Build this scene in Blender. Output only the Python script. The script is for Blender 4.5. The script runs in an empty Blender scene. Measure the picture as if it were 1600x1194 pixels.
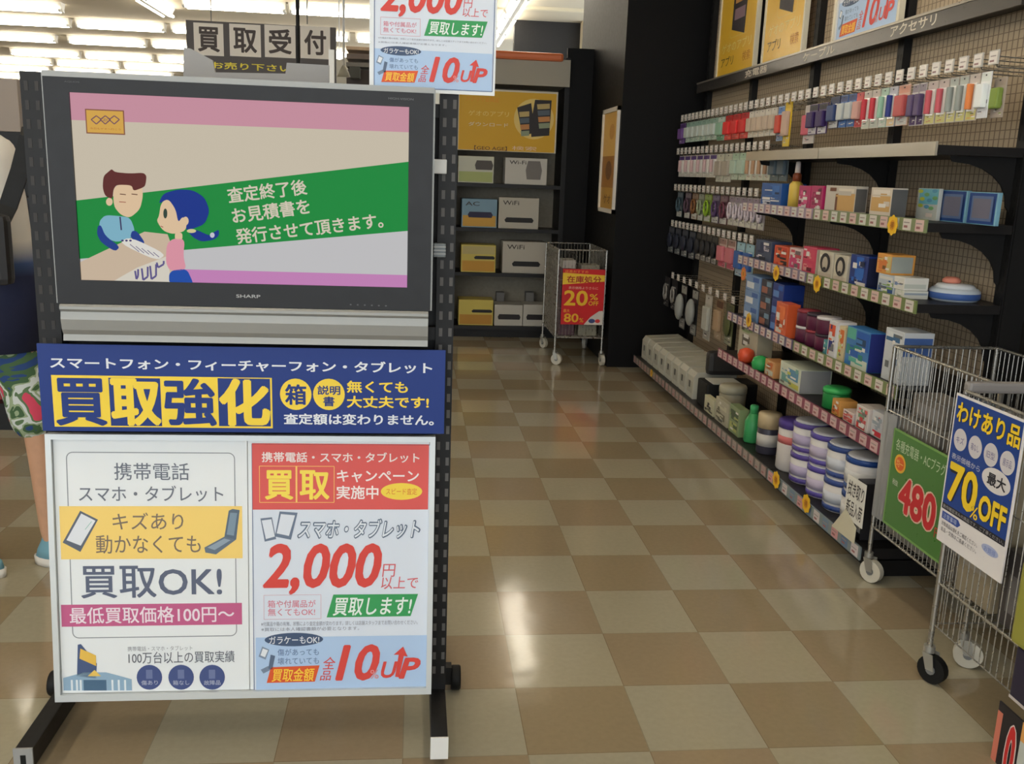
import bpy, bmesh, math, random
import numpy as np
from mathutils import Vector, Matrix
random.seed(7)
S = bpy.context.scene
COL = S.collection
R = math.radians

# ---------------------------------------------------------------- camera
W, H = 1600, 1194
F = 1466.0
EYE = Vector((0, 0, 1.382))
YAW, PITCH, ROLL = R(6.13), R(12.5), R(2.1)
_f = Vector((math.sin(YAW)*math.cos(PITCH), math.cos(YAW)*math.cos(PITCH), -math.sin(PITCH)))
_r0 = Vector((math.cos(YAW), -math.sin(YAW), 0)); _u0 = _r0.cross(_f)
_r = _r0*math.cos(ROLL) + _u0*math.sin(ROLL)
_u = -_r0*math.sin(ROLL) + _u0*math.cos(ROLL)
cam_data = bpy.data.cameras.new('camera')
cam_data.sensor_fit = 'HORIZONTAL'; cam_data.sensor_width = 36; cam_data.lens = F/W*36
cam_data.clip_start = .05; cam_data.clip_end = 200
cam = bpy.data.objects.new('camera', cam_data); COL.objects.link(cam)
cam.matrix_world = Matrix(((_r.x, _u.x, -_f.x, EYE.x), (_r.y, _u.y, -_f.y, EYE.y), (_r.z, _u.z, -_f.z, EYE.z), (0, 0, 0, 1)))
S.camera = cam

def at(x, y, X=None, Y=None, Z=None):
    """point of the plane X=, Y= or Z= that is seen at photo position x, y"""
    d = _f + _r*((x-800)/F) - _u*((y-597)/F)
    t = X/d.x if X is not None else (Y/d.y if Y is not None else (Z-EYE.z)/d.z)
    return EYE + d*t

# ---------------------------------------------------------------- light
S.view_settings.view_transform = 'Standard'
S.view_settings.look = 'None'
S.view_settings.gamma = 1
S.view_settings.use_curve_mapping = False
S.view_settings.exposure = 0.0
world = bpy.data.worlds.new('world'); S.world = world; world.use_nodes = True
world.node_tree.nodes['Background'].inputs[0].default_value = (.88, .95, 1, 1)
world.node_tree.nodes['Background'].inputs[1].default_value = 2.85
TUBE = 20.0          # strength of the fluorescent tubes
SCREEN = 0.88

# ---------------------------------------------------------------- materials
def lin(c):
    out = []
    for v in c[:3]:
        v /= 255.0
        out.append(v/12.92 if v <= .04045 else ((v+.055)/1.055)**2.4)
    return (*out, 1)
MATS = {}
def M(name, c=(200, 200, 200), rough=.5, metal=0, emit=0, trans=0, alpha=1, spec=.5, noise=0, nscale=40):
    if name in MATS: return MATS[name]
    m = bpy.data.materials.new(name); m.use_nodes = True
    nt = m.node_tree; b = nt.nodes['Principled BSDF']
    b.inputs['Base Color'].default_value = lin(c)
    b.inputs['Roughness'].default_value = rough
    b.inputs['Metallic'].default_value = metal
    b.inputs['Specular IOR Level'].default_value = spec
    b.inputs['Transmission Weight'].default_value = trans
    b.inputs['Alpha'].default_value = alpha
    if emit:
        b.inputs['Emission Color'].default_value = lin(c); b.inputs['Emission Strength'].default_value = emit
    tc = nt.nodes.new('ShaderNodeTexCoord'); n = nt.nodes.new('ShaderNodeTexNoise')
    n.inputs['Scale'].default_value = nscale; n.inputs['Detail'].default_value = 3
    nt.links.new(tc.outputs['Object'], n.inputs['Vector'])
    mr = nt.nodes.new('ShaderNodeMapRange')
    mr.inputs['To Min'].default_value = max(0, rough-.06); mr.inputs['To Max'].default_value = min(1, rough+.06)
    nt.links.new(n.outputs['Fac'], mr.inputs['Value']); nt.links.new(mr.outputs['Result'], b.inputs['Roughness'])
    if noise:
        hs = nt.nodes.new('ShaderNodeHueSaturation'); hs.inputs['Color'].default_value = lin(c)
        m2 = nt.nodes.new('ShaderNodeMapRange'); m2.inputs['To Min'].default_value = 1-noise; m2.inputs['To Max'].default_value = 1+noise
        m2.inputs['From Min'].default_value = .3; m2.inputs['From Max'].default_value = .7
        nt.links.new(n.outputs['Fac'], m2.inputs['Value']); nt.links.new(m2.outputs['Result'], hs.inputs['Value'])
        nt.links.new(hs.outputs['Color'], b.inputs['Base Color'])
    MATS[name] = m
    return m
def P(c, rough=.45):                    # printed or moulded colour
    return M('print_%d_%d_%d' % tuple(c), c, rough, spec=.3)
def E(c):                               # colour shown by the television panel
    n = 'screen_%d_%d_%d' % tuple(c)
    if n in MATS: return MATS[n]
    m = M(n, c, .5, emit=SCREEN, spec=.08); m.node_tree.nodes['Principled BSDF'].inputs['Base Color'].default_value = (.004, .004, .004, 1)
    return m
BLACK = M('black_powder_coat', (19, 18, 18), .5, noise=.1, spec=.35)
DARK = M('dark_steel', (28, 26, 26), .45, noise=.1, spec=.35)
SILVER = M('silver_plastic', (150, 150, 146), .4, metal=.3)
CHROME = M('chrome_wire', (175, 172, 165), .28, metal=.85)
ALU = M('aluminium', (206, 210, 210), .35, metal=.3)
WHITE = M('white_plastic', (225, 225, 222), .45)
GREYP = M('grey_plastic', (120, 120, 118), .5)
CLEAR = M('clear_plastic', (235, 238, 238), .12, trans=0, alpha=.22)
RUBBER = M('black_rubber', (17, 17, 17), .6, spec=.3)
SKIN = M('skin', (196, 150, 118), .55, noise=.04)

# ---------------------------------------------------------------- mesh builder
class MB:
    def __init__(s): s.v = []; s.f = []; s.m = []; s.mats = []; s.sm = []
    def mi(s, m):
        if m not in s.mats: s.mats.append(m)
        return s.mats.index(m)
    def add(s, vs, fs, m, smooth=False):
        o = len(s.v); s.v += [tuple(v) for v in vs]; k = s.mi(m)
        for f in fs: s.f.append([o+i for i in f]); s.m.append(k); s.sm.append(smooth)
        return s
    def box(s, a, b, m, bev=0):
        x0, y0, z0 = [min(p, q) for p, q in zip(a, b)]; x1, y1, z1 = [max(p, q) for p, q in zip(a, b)]
        if not bev:
            vs = [(x0,y0,z0),(x1,y0,z0),(x1,y1,z0),(x0,y1,z0),(x0,y0,z1),(x1,y0,z1),(x1,y1,z1),(x0,y1,z1)]
            return s.add(vs, [(0,3,2,1),(4,5,6,7),(0,1,5,4),(1,2,6,5),(2,3,7,6),(3,0,4,7)], m)
        bm = bmesh.new(); bmesh.ops.create_cube(bm, size=1)
        for v in bm.verts: v.co = Vector((x0+(v.co.x+.5)*(x1-x0), y0+(v.co.y+.5)*(y1-y0), z0+(v.co.z+.5)*(z1-z0)))
        bmesh.ops.bevel(bm, geom=bm.edges[:], offset=bev, segments=2, affect='EDGES', profile=.6)
        bm.verts.index_update()
        s.add([v.co[:] for v in bm.verts], [[v.index for v in f.verts] for f in bm.faces], m); bm.free(); return s
    def cyl(s, p, q, r, m, n=10, r2=None, cap=True):
        p, q = Vector(p), Vector(q); r2 = r if r2 is None else r2
        d = (q-p).normalized(); a = d.orthogonal().normalized(); b = d.cross(a)
        vs = [p+(a*math.cos(2*math.pi*i/n)+b*math.sin(2*math.pi*i/n))*r for i in range(n)] + \
             [q+(a*math.cos(2*math.pi*i/n)+b*math.sin(2*math.pi*i/n))*r2 for i in range(n)]
        s.add(vs, [(i, (i+1) % n, n+(i+1) % n, n+i) for i in range(n)], m, n > 5)
        if cap: s.add(vs, [list(range(n))[::-1], list(range(n, 2*n))], m)
        return s
    def tube(s, pts, r, m, n=6):
        for a, b in zip(pts[:-1], pts[1:]): s.cyl(a, b, r, m, n)
        return s
    def lathe(s, c, prof, m, n=20, axis='Z'):
        c = Vector(c); vs = []; fs = []
        for r, h in prof:
            for i in range(n):
                t = 2*math.pi*i/n
                o = (r*math.cos(t), r*math.sin(t), h) if axis == 'Z' else ((h, r*math.cos(t), r*math.sin(t)) if axis == 'X' else (r*math.cos(t), h, r*math.sin(t)))
                vs.append(c+Vector(o))
        for k in range(len(prof)-1):
            for i in range(n): fs.append((k*n+i, k*n+(i+1) % n, (k+1)*n+(i+1) % n, (k+1)*n+i))
        fs.append(list(range(n))[::-1]); fs.append([(len(prof)-1)*n+i for i in range(n)])
        return s.add(vs, fs, m, True)
    def prism(s, pts, off, m):
        """flat outline pts (3D) extruded by vector off"""
        n = len(pts); off = Vector(off); a = [Vector(p) for p in pts]; b = [p+off for p in a]
        return s.add(a+b, [list(range(n))[::-1], list(range(n, 2*n))]+[(i, (i+1) % n, n+(i+1) % n, n+i) for i in range(n)], m)
    def build(s, name, parent=None, loc=None):
        me = bpy.data.meshes.new(name)
        o = Vector(loc) if loc is not None else (Vector(parent['_o']) if parent is not None and '_o' in parent else Vector((0, 0, 0)))
        me.from_pydata([Vector(v)-o for v in s.v], [], s.f)
        for m in s.mats: me.materials.append(m)
        for p, k, sm in zip(me.polygons, s.m, s.sm): p.material_index = k; p.use_smooth = sm
        me.update()
        ob = bpy.data.objects.new(name, me); COL.objects.link(ob)
        if parent is not None: ob.parent = parent; ob['_o'] = tuple(o)
        else: ob.location = o; ob['_o'] = tuple(o)
        return ob

def tag(o, label, cat, group=None):
    o['label'] = label; o['category'] = cat
    if group: o['group'] = group
    return o
def thing(name, label, cat, loc=(0, 0, 0), group=None):
    o = bpy.data.objects.new(name, None); COL.objects.link(o); o.empty_display_size = .05
    o.location = loc; o['_o'] = tuple(loc)
    return tag(o, label, cat, group)
def struct(mb, name, loc=None):
    o = mb.build(name, None, loc); o['kind'] = 'structure'; return o

# ---------------------------------------------------------------- lettering
_TXT = {}
def glyphs(s, bold=.012, shear=0):
    k = (s, bold, shear)
    if k not in _TXT:
        c = bpy.data.curves.new('t', 'FONT'); c.body = s; c.size = 1; c.offset = bold; c.shear = shear; c.resolution_u = 3
        o = bpy.data.objects.new('t', c); me = o.to_mesh()
        vs = [(v.co.x, v.co.y) for v in me.vertices]; fs = [list(p.vertices) for p in me.polygons]
        o.to_mesh_clear(); bpy.data.objects.remove(o); bpy.data.curves.remove(c)
        _TXT[k] = (vs, fs)
    return _TXT[k]

class Sheet:
    """a flat printed face: origin, unit directions along its width and height, outward normal"""
    def __init__(s, o, u, v, mb=None, base=0.0):
        s.o = Vector(o); s.u = Vector(u).normalized(); s.v = Vector(v).normalized(); s.n = s.u.cross(s.v); s.mb = mb or MB(); s.base = base
        s.em = P
    def pt(s, a, b, k): return s.o+s.u*a+s.v*b+s.n*(s.base+.00035*k)
    quad = None
    def px(s, x, y):
        if s.quad is not None:
            v = s.quad @ np.array([x, y, 1.0]); return (v[0]/v[2], v[1]/v[2])
        d = _f + _r*((x-800)/F) - _u*((y-597)/F)
        t = (s.o-EYE).dot(s.n)/d.dot(s.n); q = EYE+d*t-s.o
        return (q.dot(s.u), q.dot(s.v))
    def fit(s, corners, w, h):
        """read the sheet's print off its four corners (top left, top right, bottom right, bottom left)"""
        A = []; B = []
        for (x, y), (u, v) in zip(corners, ((0, h), (w, h), (w, 0), (0, 0))):
            A.append([x, y, 1, 0, 0, 0, -u*x, -u*y]); B.append(u); A.append([0, 0, 0, x, y, 1, -v*x, -v*y]); B.append(v)
        s.quad = np.append(np.linalg.solve(np.array(A), np.array(B)), 1).reshape(3, 3)
    def mat(s, c): return s.em(c) if isinstance(c, (tuple, list)) else c
    def poly(s, pts, c, k=1):
        a = sum(pts[i][0]*pts[(i+1) % len(pts)][1]-pts[(i+1) % len(pts)][0]*pts[i][1] for i in range(len(pts)))
        if a < 0: pts = pts[::-1]
        s.mb.add([s.pt(*p, k) for p in pts], [list(range(len(pts)))], s.mat(c)); return s
    def rect(s, a, b, c, d, col, k=1): return s.poly([(a, b), (c, b), (c, d), (a, d)], col, k)
    def ell(s, x, y, rx, ry, c, k=1, n=28): return s.poly([(x+rx*math.cos(2*math.pi*i/n), y+ry*math.sin(2*math.pi*i/n)) for i in range(n)], c, k)
    def line(s, p, q, w, c, k=1):
        p, q = Vector(p), Vector(q); d = (q-p).normalized()*w/2; n = Vector((-d.y, d.x))
        return s.poly([tuple(p-n), tuple(q-n), tuple(q+n), tuple(p+n)], c, k)
    def outline(s, pts, w, c, k=1, close=True):
        n = len(pts)
        for i in range(n if close else n-1): s.line(pts[i], pts[(i+1) % n], w, c, k)
        return s
    def rrect(s, a, b, c, d, r, w, col, k=1):
        pts = []
        for cx, cy, t0 in ((c-r, d-r, 0), (a+r, d-r, 90), (a+r, b+r, 180), (c-r, b+r, 270)):
            for i in range(6): t = R(t0+18*i); pts.append((cx+r*math.cos(t), cy+r*math.sin(t)))
        return s.outline(pts, w, col, k)
    def text(s, t, a, b, c, d, col, k=2, bold=.012, shear=0, rot=0):
        """t stretched into the box a,b (lower left) - c,d (upper right)"""
        vs, fs = glyphs(t, 0, shear)
        x0 = min(v[0] for v in vs); x1 = max(v[0] for v in vs); y0 = min(v[1] for v in vs); y1 = max(v[1] for v in vs)
        sx = (c-a)/(x1-x0); sy = (d-b)/(y1-y0); q = []
        cr, sr = math.cos(rot), math.sin(rot)
        bw = bold*(y1-y0 if len(t) < 3 else .9)       # heavier strokes: the glyph printed again a little to each side
        nd = 1 if bold < .004 else (4 if bold < .02 else (8 if bold < .05 else 12))
        sx = (c-a)/(x1-x0+2*bw) if nd > 1 else sx; sy = (d-b)/(y1-y0+2*bw) if nd > 1 else sy
        for j in range(nd):
            ox = bw*(1+math.cos(2*math.pi*(j+.5)/nd)) if nd > 1 else 0; oy = bw*(1+math.sin(2*math.pi*(j+.5)/nd)) if nd > 1 else 0
            q = []
            for x, y in vs:
                X, Y = (x-x0+ox)*sx, (y-y0+oy)*sy; q.append(s.pt(a+X*cr-Y*sr, b+X*sr+Y*cr, k+j*.012))
            s.mb.add(q, fs, s.mat(col))
        return s
    # the same with photo positions (left, top, right, bottom) read off the sheet
    def pbox(s, x0, y0, x1, y1):
        p = s.px(x0, y0); q = s.px(x1, y1); return (min(p[0], q[0]), min(p[1], q[1]), max(p[0], q[0]), max(p[1], q[1]))
    def prect(s, x0, y0, x1, y1, c, k=1): return s.rect(*s.pbox(x0, y0, x1, y1), c, k)
    def ppoly(s, pts, c, k=1): return s.poly([s.px(*p) for p in pts], c, k)
    def pell(s, x, y, rx, ry, c, k=1):
        a, b, e, g = s.pbox(x-rx, y-ry, x+rx, y+ry); return s.ell((a+e)/2, (b+g)/2, (e-a)/2, (g-b)/2, c, k)
    def ptext(s, t, x0, y0, x1, y1, c, k=2, bold=.012, shear=0): return s.text(t, *s.pbox(x0, y0, x1, y1), c, k, bold, shear)
    def pline(s, p, q, w, c, k=1): return s.line(s.px(*p), s.px(*q), w, c, k)

# ---------------------------------------------------------------- the room
T = .304
def floor_material():
    m = bpy.data.materials.new('vinyl_floor_tiles'); m.use_nodes = True; nt = m.node_tree; L = nt.links; b = nt.nodes['Principled BSDF']
    N = nt.nodes.new
    tc = N('ShaderNodeTexCoord'); mp = N('ShaderNodeMapping'); mp.vector_type = 'POINT'
    mp.inputs['Location'].default_value = (-1.95+20, -6.64+20, 0.5); mp.inputs['Scale'].default_value = (1/T, 1/T, 0)
    L.new(tc.outputs['Object'], mp.inputs['Vector'])
    ck = N('ShaderNodeTexChecker'); ck.inputs['Scale'].default_value = 1
    ck.inputs['Color1'].default_value = (1, 1, 1, 1); ck.inputs['Color2'].default_value = (0, 0, 0, 1)
    L.new(mp.outputs['Vector'], ck.inputs['Vector'])
    fl = N('ShaderNodeVectorMath'); fl.operation = 'FLOOR'; L.new(mp.outputs['Vector'], fl.inputs[0])
    wn = N('ShaderNodeTexWhiteNoise'); wn.noise_dimensions = '3D'; L.new(fl.outputs['Vector'], wn.inputs['Vector'])
    tan = N('ShaderNodeMix'); tan.data_type = 'RGBA'
    tan.inputs['A'].default_value = lin((152, 135, 111)); tan.inputs['B'].default_value = lin((147, 132, 105)); L.new(wn.outputs['Value'], tan.inputs['Factor'])
    bei = N('ShaderNodeMix'); bei.data_type = 'RGBA'
    bei.inputs['A'].default_value = lin((165, 156, 133)); bei.inputs['B'].default_value = lin((161, 155, 136)); L.new(wn.outputs['Value'], bei.inputs['Factor'])
    mx = N('ShaderNodeMix'); mx.data_type = 'RGBA'
    L.new(ck.outputs['Fac'], mx.inputs['Factor']); L.new(bei.outputs['Result'], mx.inputs['A']); L.new(tan.outputs['Result'], mx.inputs['B'])
    no = N('ShaderNodeTexNoise'); no.inputs['Scale'].default_value = 60; no.inputs['Detail'].default_value = 6; L.new(tc.outputs['Object'], no.inputs['Vector'])
    hs = N('ShaderNodeHueSaturation'); mr = N('ShaderNodeMapRange'); mr.inputs['To Min'].default_value = .9; mr.inputs['To Max'].default_value = 1.08
    L.new(no.outputs['Fac'], mr.inputs['Value']); L.new(mr.outputs['Result'], hs.inputs['Value']); L.new(mx.outputs['Result'], hs.inputs['Color'])
    # thin joints
    fr = N('ShaderNodeVectorMath'); fr.operation = 'FRACTION'; L.new(mp.outputs['Vector'], fr.inputs[0])
    sx = N('ShaderNodeSeparateXYZ'); L.new(fr.outputs['Vector'], sx.inputs[0])
    mi = N('ShaderNodeMath'); mi.operation = 'MINIMUM'; L.new(sx.outputs['X'], mi.inputs[0]); L.new(sx.outputs['Y'], mi.inputs[1])
    lt = N('ShaderNodeMath'); lt.operation = 'LESS_THAN'; lt.inputs[1].default_value = .008; L.new(mi.outputs[0], lt.inputs[0])
    dk = N('ShaderNodeMix'); dk.data_type = 'RGBA'; dk.blend_type = 'MULTIPLY'; dk.inputs['B'].default_value = (.75, .72, .68, 1)
    L.new(lt.outputs[0], dk.inputs['Factor']); L.new(hs.outputs['Color'], dk.inputs['A']); L.new(dk.outputs['Result'], b.inputs['Base Color'])
    n2 = N('ShaderNodeTexNoise'); n2.inputs['Scale'].default_value = 5; n2.inputs['Detail'].default_value = 2; L.new(tc.outputs['Object'], n2.inputs['Vector'])
    bp = N('ShaderNodeBump'); bp.inputs['Strength'].default_value = .10; bp.inputs['Distance'].default_value = .012
    L.new(n2.outputs['Fac'], bp.inputs['Height']); L.new(bp.outputs['Normal'], b.inputs['Normal'])
    b.inputs['Roughness'].default_value = .11; b.inputs['Specular IOR Level'].default_value = .5
    return m
b = MB(); b.add([(-14, -4, 0), (2.3, -4, 0), (2.3, 37, 0), (-14, 37, 0)], [(0, 1, 2, 3)], floor_material()); struct(b, 'floor')
CEIL = 3.3
def ceiling_material():
    m = M('ceiling_boards', (186, 176, 156), .8); nt = m.node_tree
    return m
b = MB(); b.box((-14, -4, CEIL), (3.2, 37, CEIL+.1), ceiling_material()); struct(b, 'ceiling')
b = MB(); b.box((2.2, -4, 0), (2.3, 9.0, CEIL), M('wall_paint_dark', (60, 56, 52), .8, noise=.05)); struct(b, 'wall_right')
b = MB(); b.box((-14, 37, 0), (3.2, 37.1, CEIL), M('wall_paint_cream', (215, 208, 192), .8, noise=.03)); struct(b, 'wall_far')
b = MB(); b.box((-14.1, -4, 0), (-14, 37, CEIL), M('wall_paint_cream')); struct(b, 'wall_left')
b = MB()                                     # wall behind the end shelf, black with a cream band above and cream posts
b.box((1.22, 12.6, 0), (3.2, 12.75, CEIL), M('wall_paint_black', (24, 22, 22), .7))
struct(b, 'wall_back')
for i, (xa, xb) in enumerate(((910, 926), (936, 960))):
    p = at(xa, 60, Y=12.4); q = at(xb, 60, Y=12.4)
    b = MB(); b.box((p.x, 12.4, 0), (q.x, 12.59, CEIL), M('post_cream', (200, 190, 165), .7)); struct(b, 'trim_%d' % (i+1))
b = MB(); p = at(818, 24, Y=11.6); b.box((p.x, 11.55, CEIL-.035), (3.2, 11.63, CEIL), M('post_cream')); struct(b, 'trim_3')
# black pillar at the end of the wall shelving
b = MB(); b.box((1.434, 6.76, 0), (2.2, 8.6, CEIL), M('black_board', (9, 8, 9), .55, noise=.1, spec=.2)); struct(b, 'wall_pillar')

# ---------------------------------------------------------------- ceiling lamps
def lamp(label, x, y, ln, along, group=None, tubes=2, z=3.2):
    t = thing('ceiling_lamp', label, 'ceiling lamp', (x, y, z), group)
    hx, hy = (ln/2, .07) if along == 'X' else (.07, ln/2)
    h = MB(); k0, k1 = .022, .085; zz = z-.012; ct = CEIL-.001      # housing narrows downwards between its two tubes
    if along == 'X': h.prism([(x-hx, y-k1, ct), (x-hx, y+k1, ct), (x-hx, y+k0, zz), (x-hx, y-k0, zz)], (2*hx, 0, 0), M('lamp_housing', (232, 228, 218), .5))
    else: h.prism([(x-k1, y-hy, ct), (x+k1, y-hy, ct), (x+k0, y-hy, zz), (x-k0, y-hy, zz)], (0, 2*hy, 0), M('lamp_housing', (232, 228, 218), .5))
    h.build('housing', t)
    for k in range(tubes):
        o = 0 if tubes == 1 else (-.06 if k == 0 else .06)
        g = MB(); d = ln/2-.04
        a, c = ((x-d, y+o, z), (x+d, y+o, z)) if along == 'X' else ((x+o, y-d, z), (x+o, y+d, z))
        g.cyl(a, c, .017, M('fluorescent_tube', (255, 246, 228), .3, emit=TUBE), 8)
        e = MB(); v = Vector(c)-Vector(a); v.normalize()
        for q, w in ((a, -1), (c, 1)): e.cyl(Vector(q), Vector(q)+v*.03*w, .018, WHITE, 8)
        tb_ = g.build('tube', t); e.build('tube_socket', tb_)
    return t
for y in (8.55, 9.8, 11.2, 12.5, 13.8):
    lamp('fluorescent lamp running lengthwise in the row above the aisle', 1.1, y, 1.25, 'Y', 'lengthwise ceiling lamps above the aisle')
for y in (-2.2, -.6, 1.0, 2.6, 4.2):  # out of view, added to light the posters and the near floor
    for x in (-2.6, -.9, .8):
        lamp('unseen fluorescent lamp added overhead to light the television display', x, y, 1.25, 'Y', 'unseen ceiling lamps added to light the display')
for y in (6.0, 8.0, 10.4, 12.55):
    lamp('fluorescent lamp running lengthwise, upper left of the hanging sign', -3.2, y, 1.3, 'Y', 'lengthwise ceiling lamps at the left')
lamp('fluorescent lamp in the top left corner of the view', -5.2, 13.2, 1.4, 'X')
for y, xs in ((12.28, (-2.2, -.95)), (14.6, (-5.5, -4.2, -2.9, -1.6, -.3)), (16.6, (-6.4, -5.0, -3.7, -.9)), (18.9, (-6.8, -5.5, -4.2)), (20.6, (-7.9, -6.6, -5.3)), (22.4, (-8.6, -7.3, -6.0)),
              (24.4, (-9.3, -8.0)), (26.4, (-10.0, -8.7)), (28.4, (-10.7, -9.4)), (30.4, (-11.4, -10.1)), (32.4, (-12.0, -10.7)), (34.4, (-12.7, -11.4))):
    for x in xs: lamp('fluorescent lamp in the crosswise rows over the far sales floor', x, y, 1.22, 'X', 'crosswise ceiling lamps over the far sales floor')

# ---------------------------------------------------------------- rolling display stand with television and posters
FY = 2.15                                   # face of the posters
st = thing('display_stand', 'black wheeled display stand carrying the television and posters', 'stand', (-.4, 2.3, 0))
PX = ((-.849, -.799), (.05, .092))
for x0, x1 in PX:
    p = MB(); p.box((x0, 2.2, .07), (x1, 2.25, 1.56 if x0 < 0 else 1.9), BLACK)
    for i in range(36):
        for dx in (.012, .034):
            z = .12+i*.04
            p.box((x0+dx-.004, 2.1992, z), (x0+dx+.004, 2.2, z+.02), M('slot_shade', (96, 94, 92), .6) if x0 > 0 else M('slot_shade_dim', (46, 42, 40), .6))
    p.build('upright', st)
for z in (.16, .74, .99, 1.5):
    p = MB(); p.box((-.799, 2.21, z), (.05, 2.24, z+.03), BLACK); p.build('crossbar', st)
p = MB(); p.box((-.799, 2.241, .12), (.05, 2.249, 1.5), BLACK); p.build('back_panel', st)  # added black sheet, keeps the gaps around the television dark
for x in (-.866, .072):
    p = MB(); p.box((x-.02, 1.985, .025), (x+.02, 2.62, .075), BLACK, .003); leg = p.build('leg', st)
    c = MB(); c.box((x-.021, 1.98, .022), (x+.021, 1.985, .078), M('leg_cap', (150, 150, 148), .5) if x < 0 else WHITE)
    if x < 0: c.box((x-.006, 1.9795, .035), (x+.006, 1.98, .062), RUBBER)
    c.build('end_cap', leg)
for x, y in ((-.925, 2.34), (.125, 2.33), (-.866, 2.56), (.072, 2.56)):
    c = MB(); r_ = .033 if abs(y-2.3) < .1 else .012
    c.lathe((x, y, r_), [(r_*.4, -.013), (r_*.92, -.013), (r_, -.009), (r_, .009), (r_*.92, .013), (r_*.4, .013)], RUBBER, 18, 'X')
    if abs(y-2.33) < .02:
        sx = -1 if x > 0 else 1
        c.box((x+sx*.012, y-.016, .02), (x+sx*.06, y+.016, .07), BLACK)
    c.build('caster', st)
# small things on the right post
q = at(687, 261, Y=2.19); b = MB(); b.box((q.x-.015, 2.186, q.z-.015), (q.x+.016, 2.1985, q.z+.017), WHITE, .002)
tag(b.build('switch_box', None, (q.x, 2.19, q.z)), 'small square white box on the stand post right of the television', 'switch')
q = at(687, 391, Y=2.19); b = MB(); b.box((q.x-.014, 2.184, q.z-.016), (q.x+.014, 2.1985, q.z+.016), M('clip_grey', (120, 126, 128), .4), .002)
for k in (-1, 0, 1): b.box((q.x-.014, 2.182, q.z+k*.008-.0015), (q.x+.014, 2.184, q.z+k*.008+.0015), SILVER)
tag(b.build('cable_clip', None, (q.x, 2.19, q.z)), 'grey ribbed cable clip on the stand post right of the television', 'clip')

# television
tv = thing('television', 'flat television with black bezel and silver speaker bar on the stand', 'television', (-.4, FY, .97))
Yt = FY-.03
TL = at(65, 112, Y=Yt); TR = at(678, 133, Y=Yt); BL = at(90, 474, Y=Yt); BR = at(672, 487, Y=Yt)
X0, X1, Z1, Z0 = TL.x, TR.x, TL.z, BL.z
sc = Sheet((X0, Yt, Z0), (1, 0, 0), (0, 0, 1))
s0 = sc.px(110, 144); s1 = sc.px(636, 449); s0b = sc.px(129, 437)
sx0, sx1, sz0, sz1 = s0b[0]-.004, s1[0], s0b[1]-.001, s0[1]
BEZ = M('television_bezel', (21, 20, 22), .4, noise=.05, spec=.35)
b = MB()
for a, c in (((X0, Yt, Z0), (X0+sx0, FY+.035, Z1-.008)), ((X0+sx1, Yt, Z0), (X1, FY+.035, Z1-.008)), ((X0+sx0, Yt, Z0), (X0+sx1, FY+.035, Z0+sz0)), ((X0+sx0, Yt, Z0+sz1), (X0+sx1, FY+.035, Z1-.008))): b.box(a, c, BEZ)
bez = b.build('bezel', tv)
b = MB(); b.box((X0-.002, Yt+.004, Z1-.008), (X1+.002, FY+.035, Z1+.004), SILVER); b.build('top_trim', tv)
b = MB(); b.box((X0-.004, Yt+.006, Z0), (X0, FY+.034, Z1), SILVER); b.build('side_trim', tv)
b = MB(); b.box((X1, Yt+.006, Z0), (X1+.004, FY+.034, Z1), SILVER); b.build('side_trim', tv)
lg = Sheet((X0, Yt, Z0), (1, 0, 0), (0, 0, 1))
lg.ptext('SHARP', 369, 460, 407, 466, (170, 170, 170), 1, .02)
lg.ptext('AQUOS', 100, 126, 124, 130, (90, 90, 92), 1, 0)
lg.ptext('HIGH-VISION', 607, 152, 646, 157, (110, 110, 112), 1, 0)
for i in range(6): lg.pell(548+i*11, 476+i*.4, 1.5, 1.2, (92, 92, 94), 1)
lg.mb.build('logo_print', tv)
b = MB(); zb = at(92, 533, Y=Yt).z                      # curved speaker bar
pr_ = [(0, Z0-.001), (-.004, Z0-.006), (-.004, Z0-.012), (.002, Z0-.018), (-.001, Z0-.035), (.003, zb+.025), (.010, zb+.014), (.007, zb), (.05, zb), (.05, Z0-.001)]
b.prism([(X0+.004, Yt+y, z) for y, z in pr_], (X1-X0-.008, 0, 0), SILVER); b.build('speaker_bar', tv)

# what the screen shows
sc = Sheet((X0+sx0, Yt+.006, Z0+sz0), (1, 0, 0), (0, 0, 1)); sc.em = E
w_, h_ = sx1-sx0, sz1-sz0
sc.rect(0, 0, w_, h_, (205, 194, 174), 0)
def B(*a): return sc.ppoly(*a)
CW = (0, 0, w_, h_)
def clip(pts):                                            # keep the picture inside the panel
    return [(min(max(a, 0), w_), min(max(c, 0), h_)) for a, c in pts]
def SP(pts, c, k): sc.poly(clip([sc.px(*p) for p in pts]), c, k)
SP([(100, 130), (645, 150), (645, 207), (100, 187)], (203, 147, 163), 1)
SP([(120, 400), (640, 340), (640, 460), (120, 445)], (197, 196, 198), 1)
SP([(260, 420), (640, 430), (640, 460), (260, 445)], (198, 132, 186), 2)
SP([(110, 313), (645, 253), (645, 361), (110, 404)], (26, 140, 62), 3)
SP([(110, 409), (226, 362), (262, 366), (290, 450), (110, 450)], (205, 184, 160), 4)
SP([(190, 432), (215, 418), (262, 400), (268, 450), (180, 450)], (216, 210, 196), 5)
LG = (60, 44, 40)
sc.prect(133, 170, 196, 211, (140, 92, 70), 4); sc.prect(135, 172, 194, 209, (216, 168, 78), 5)
for cx in (151, 165, 179):
    pts = [sc.px(cx-8, 187), sc.px(cx, 181), sc.px(cx+8, 187), sc.px(cx, 194)]
    sc.outline(pts, .0022, (120, 84, 96), 6)
sc.ptext('GEO', 158, 185, 172, 190, (120, 84, 96), 6, 0)
sc.ptext('今日もゲオへ行こう', 141, 199, 189, 204, (176, 108, 50), 6, 0)
SH = .0
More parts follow.
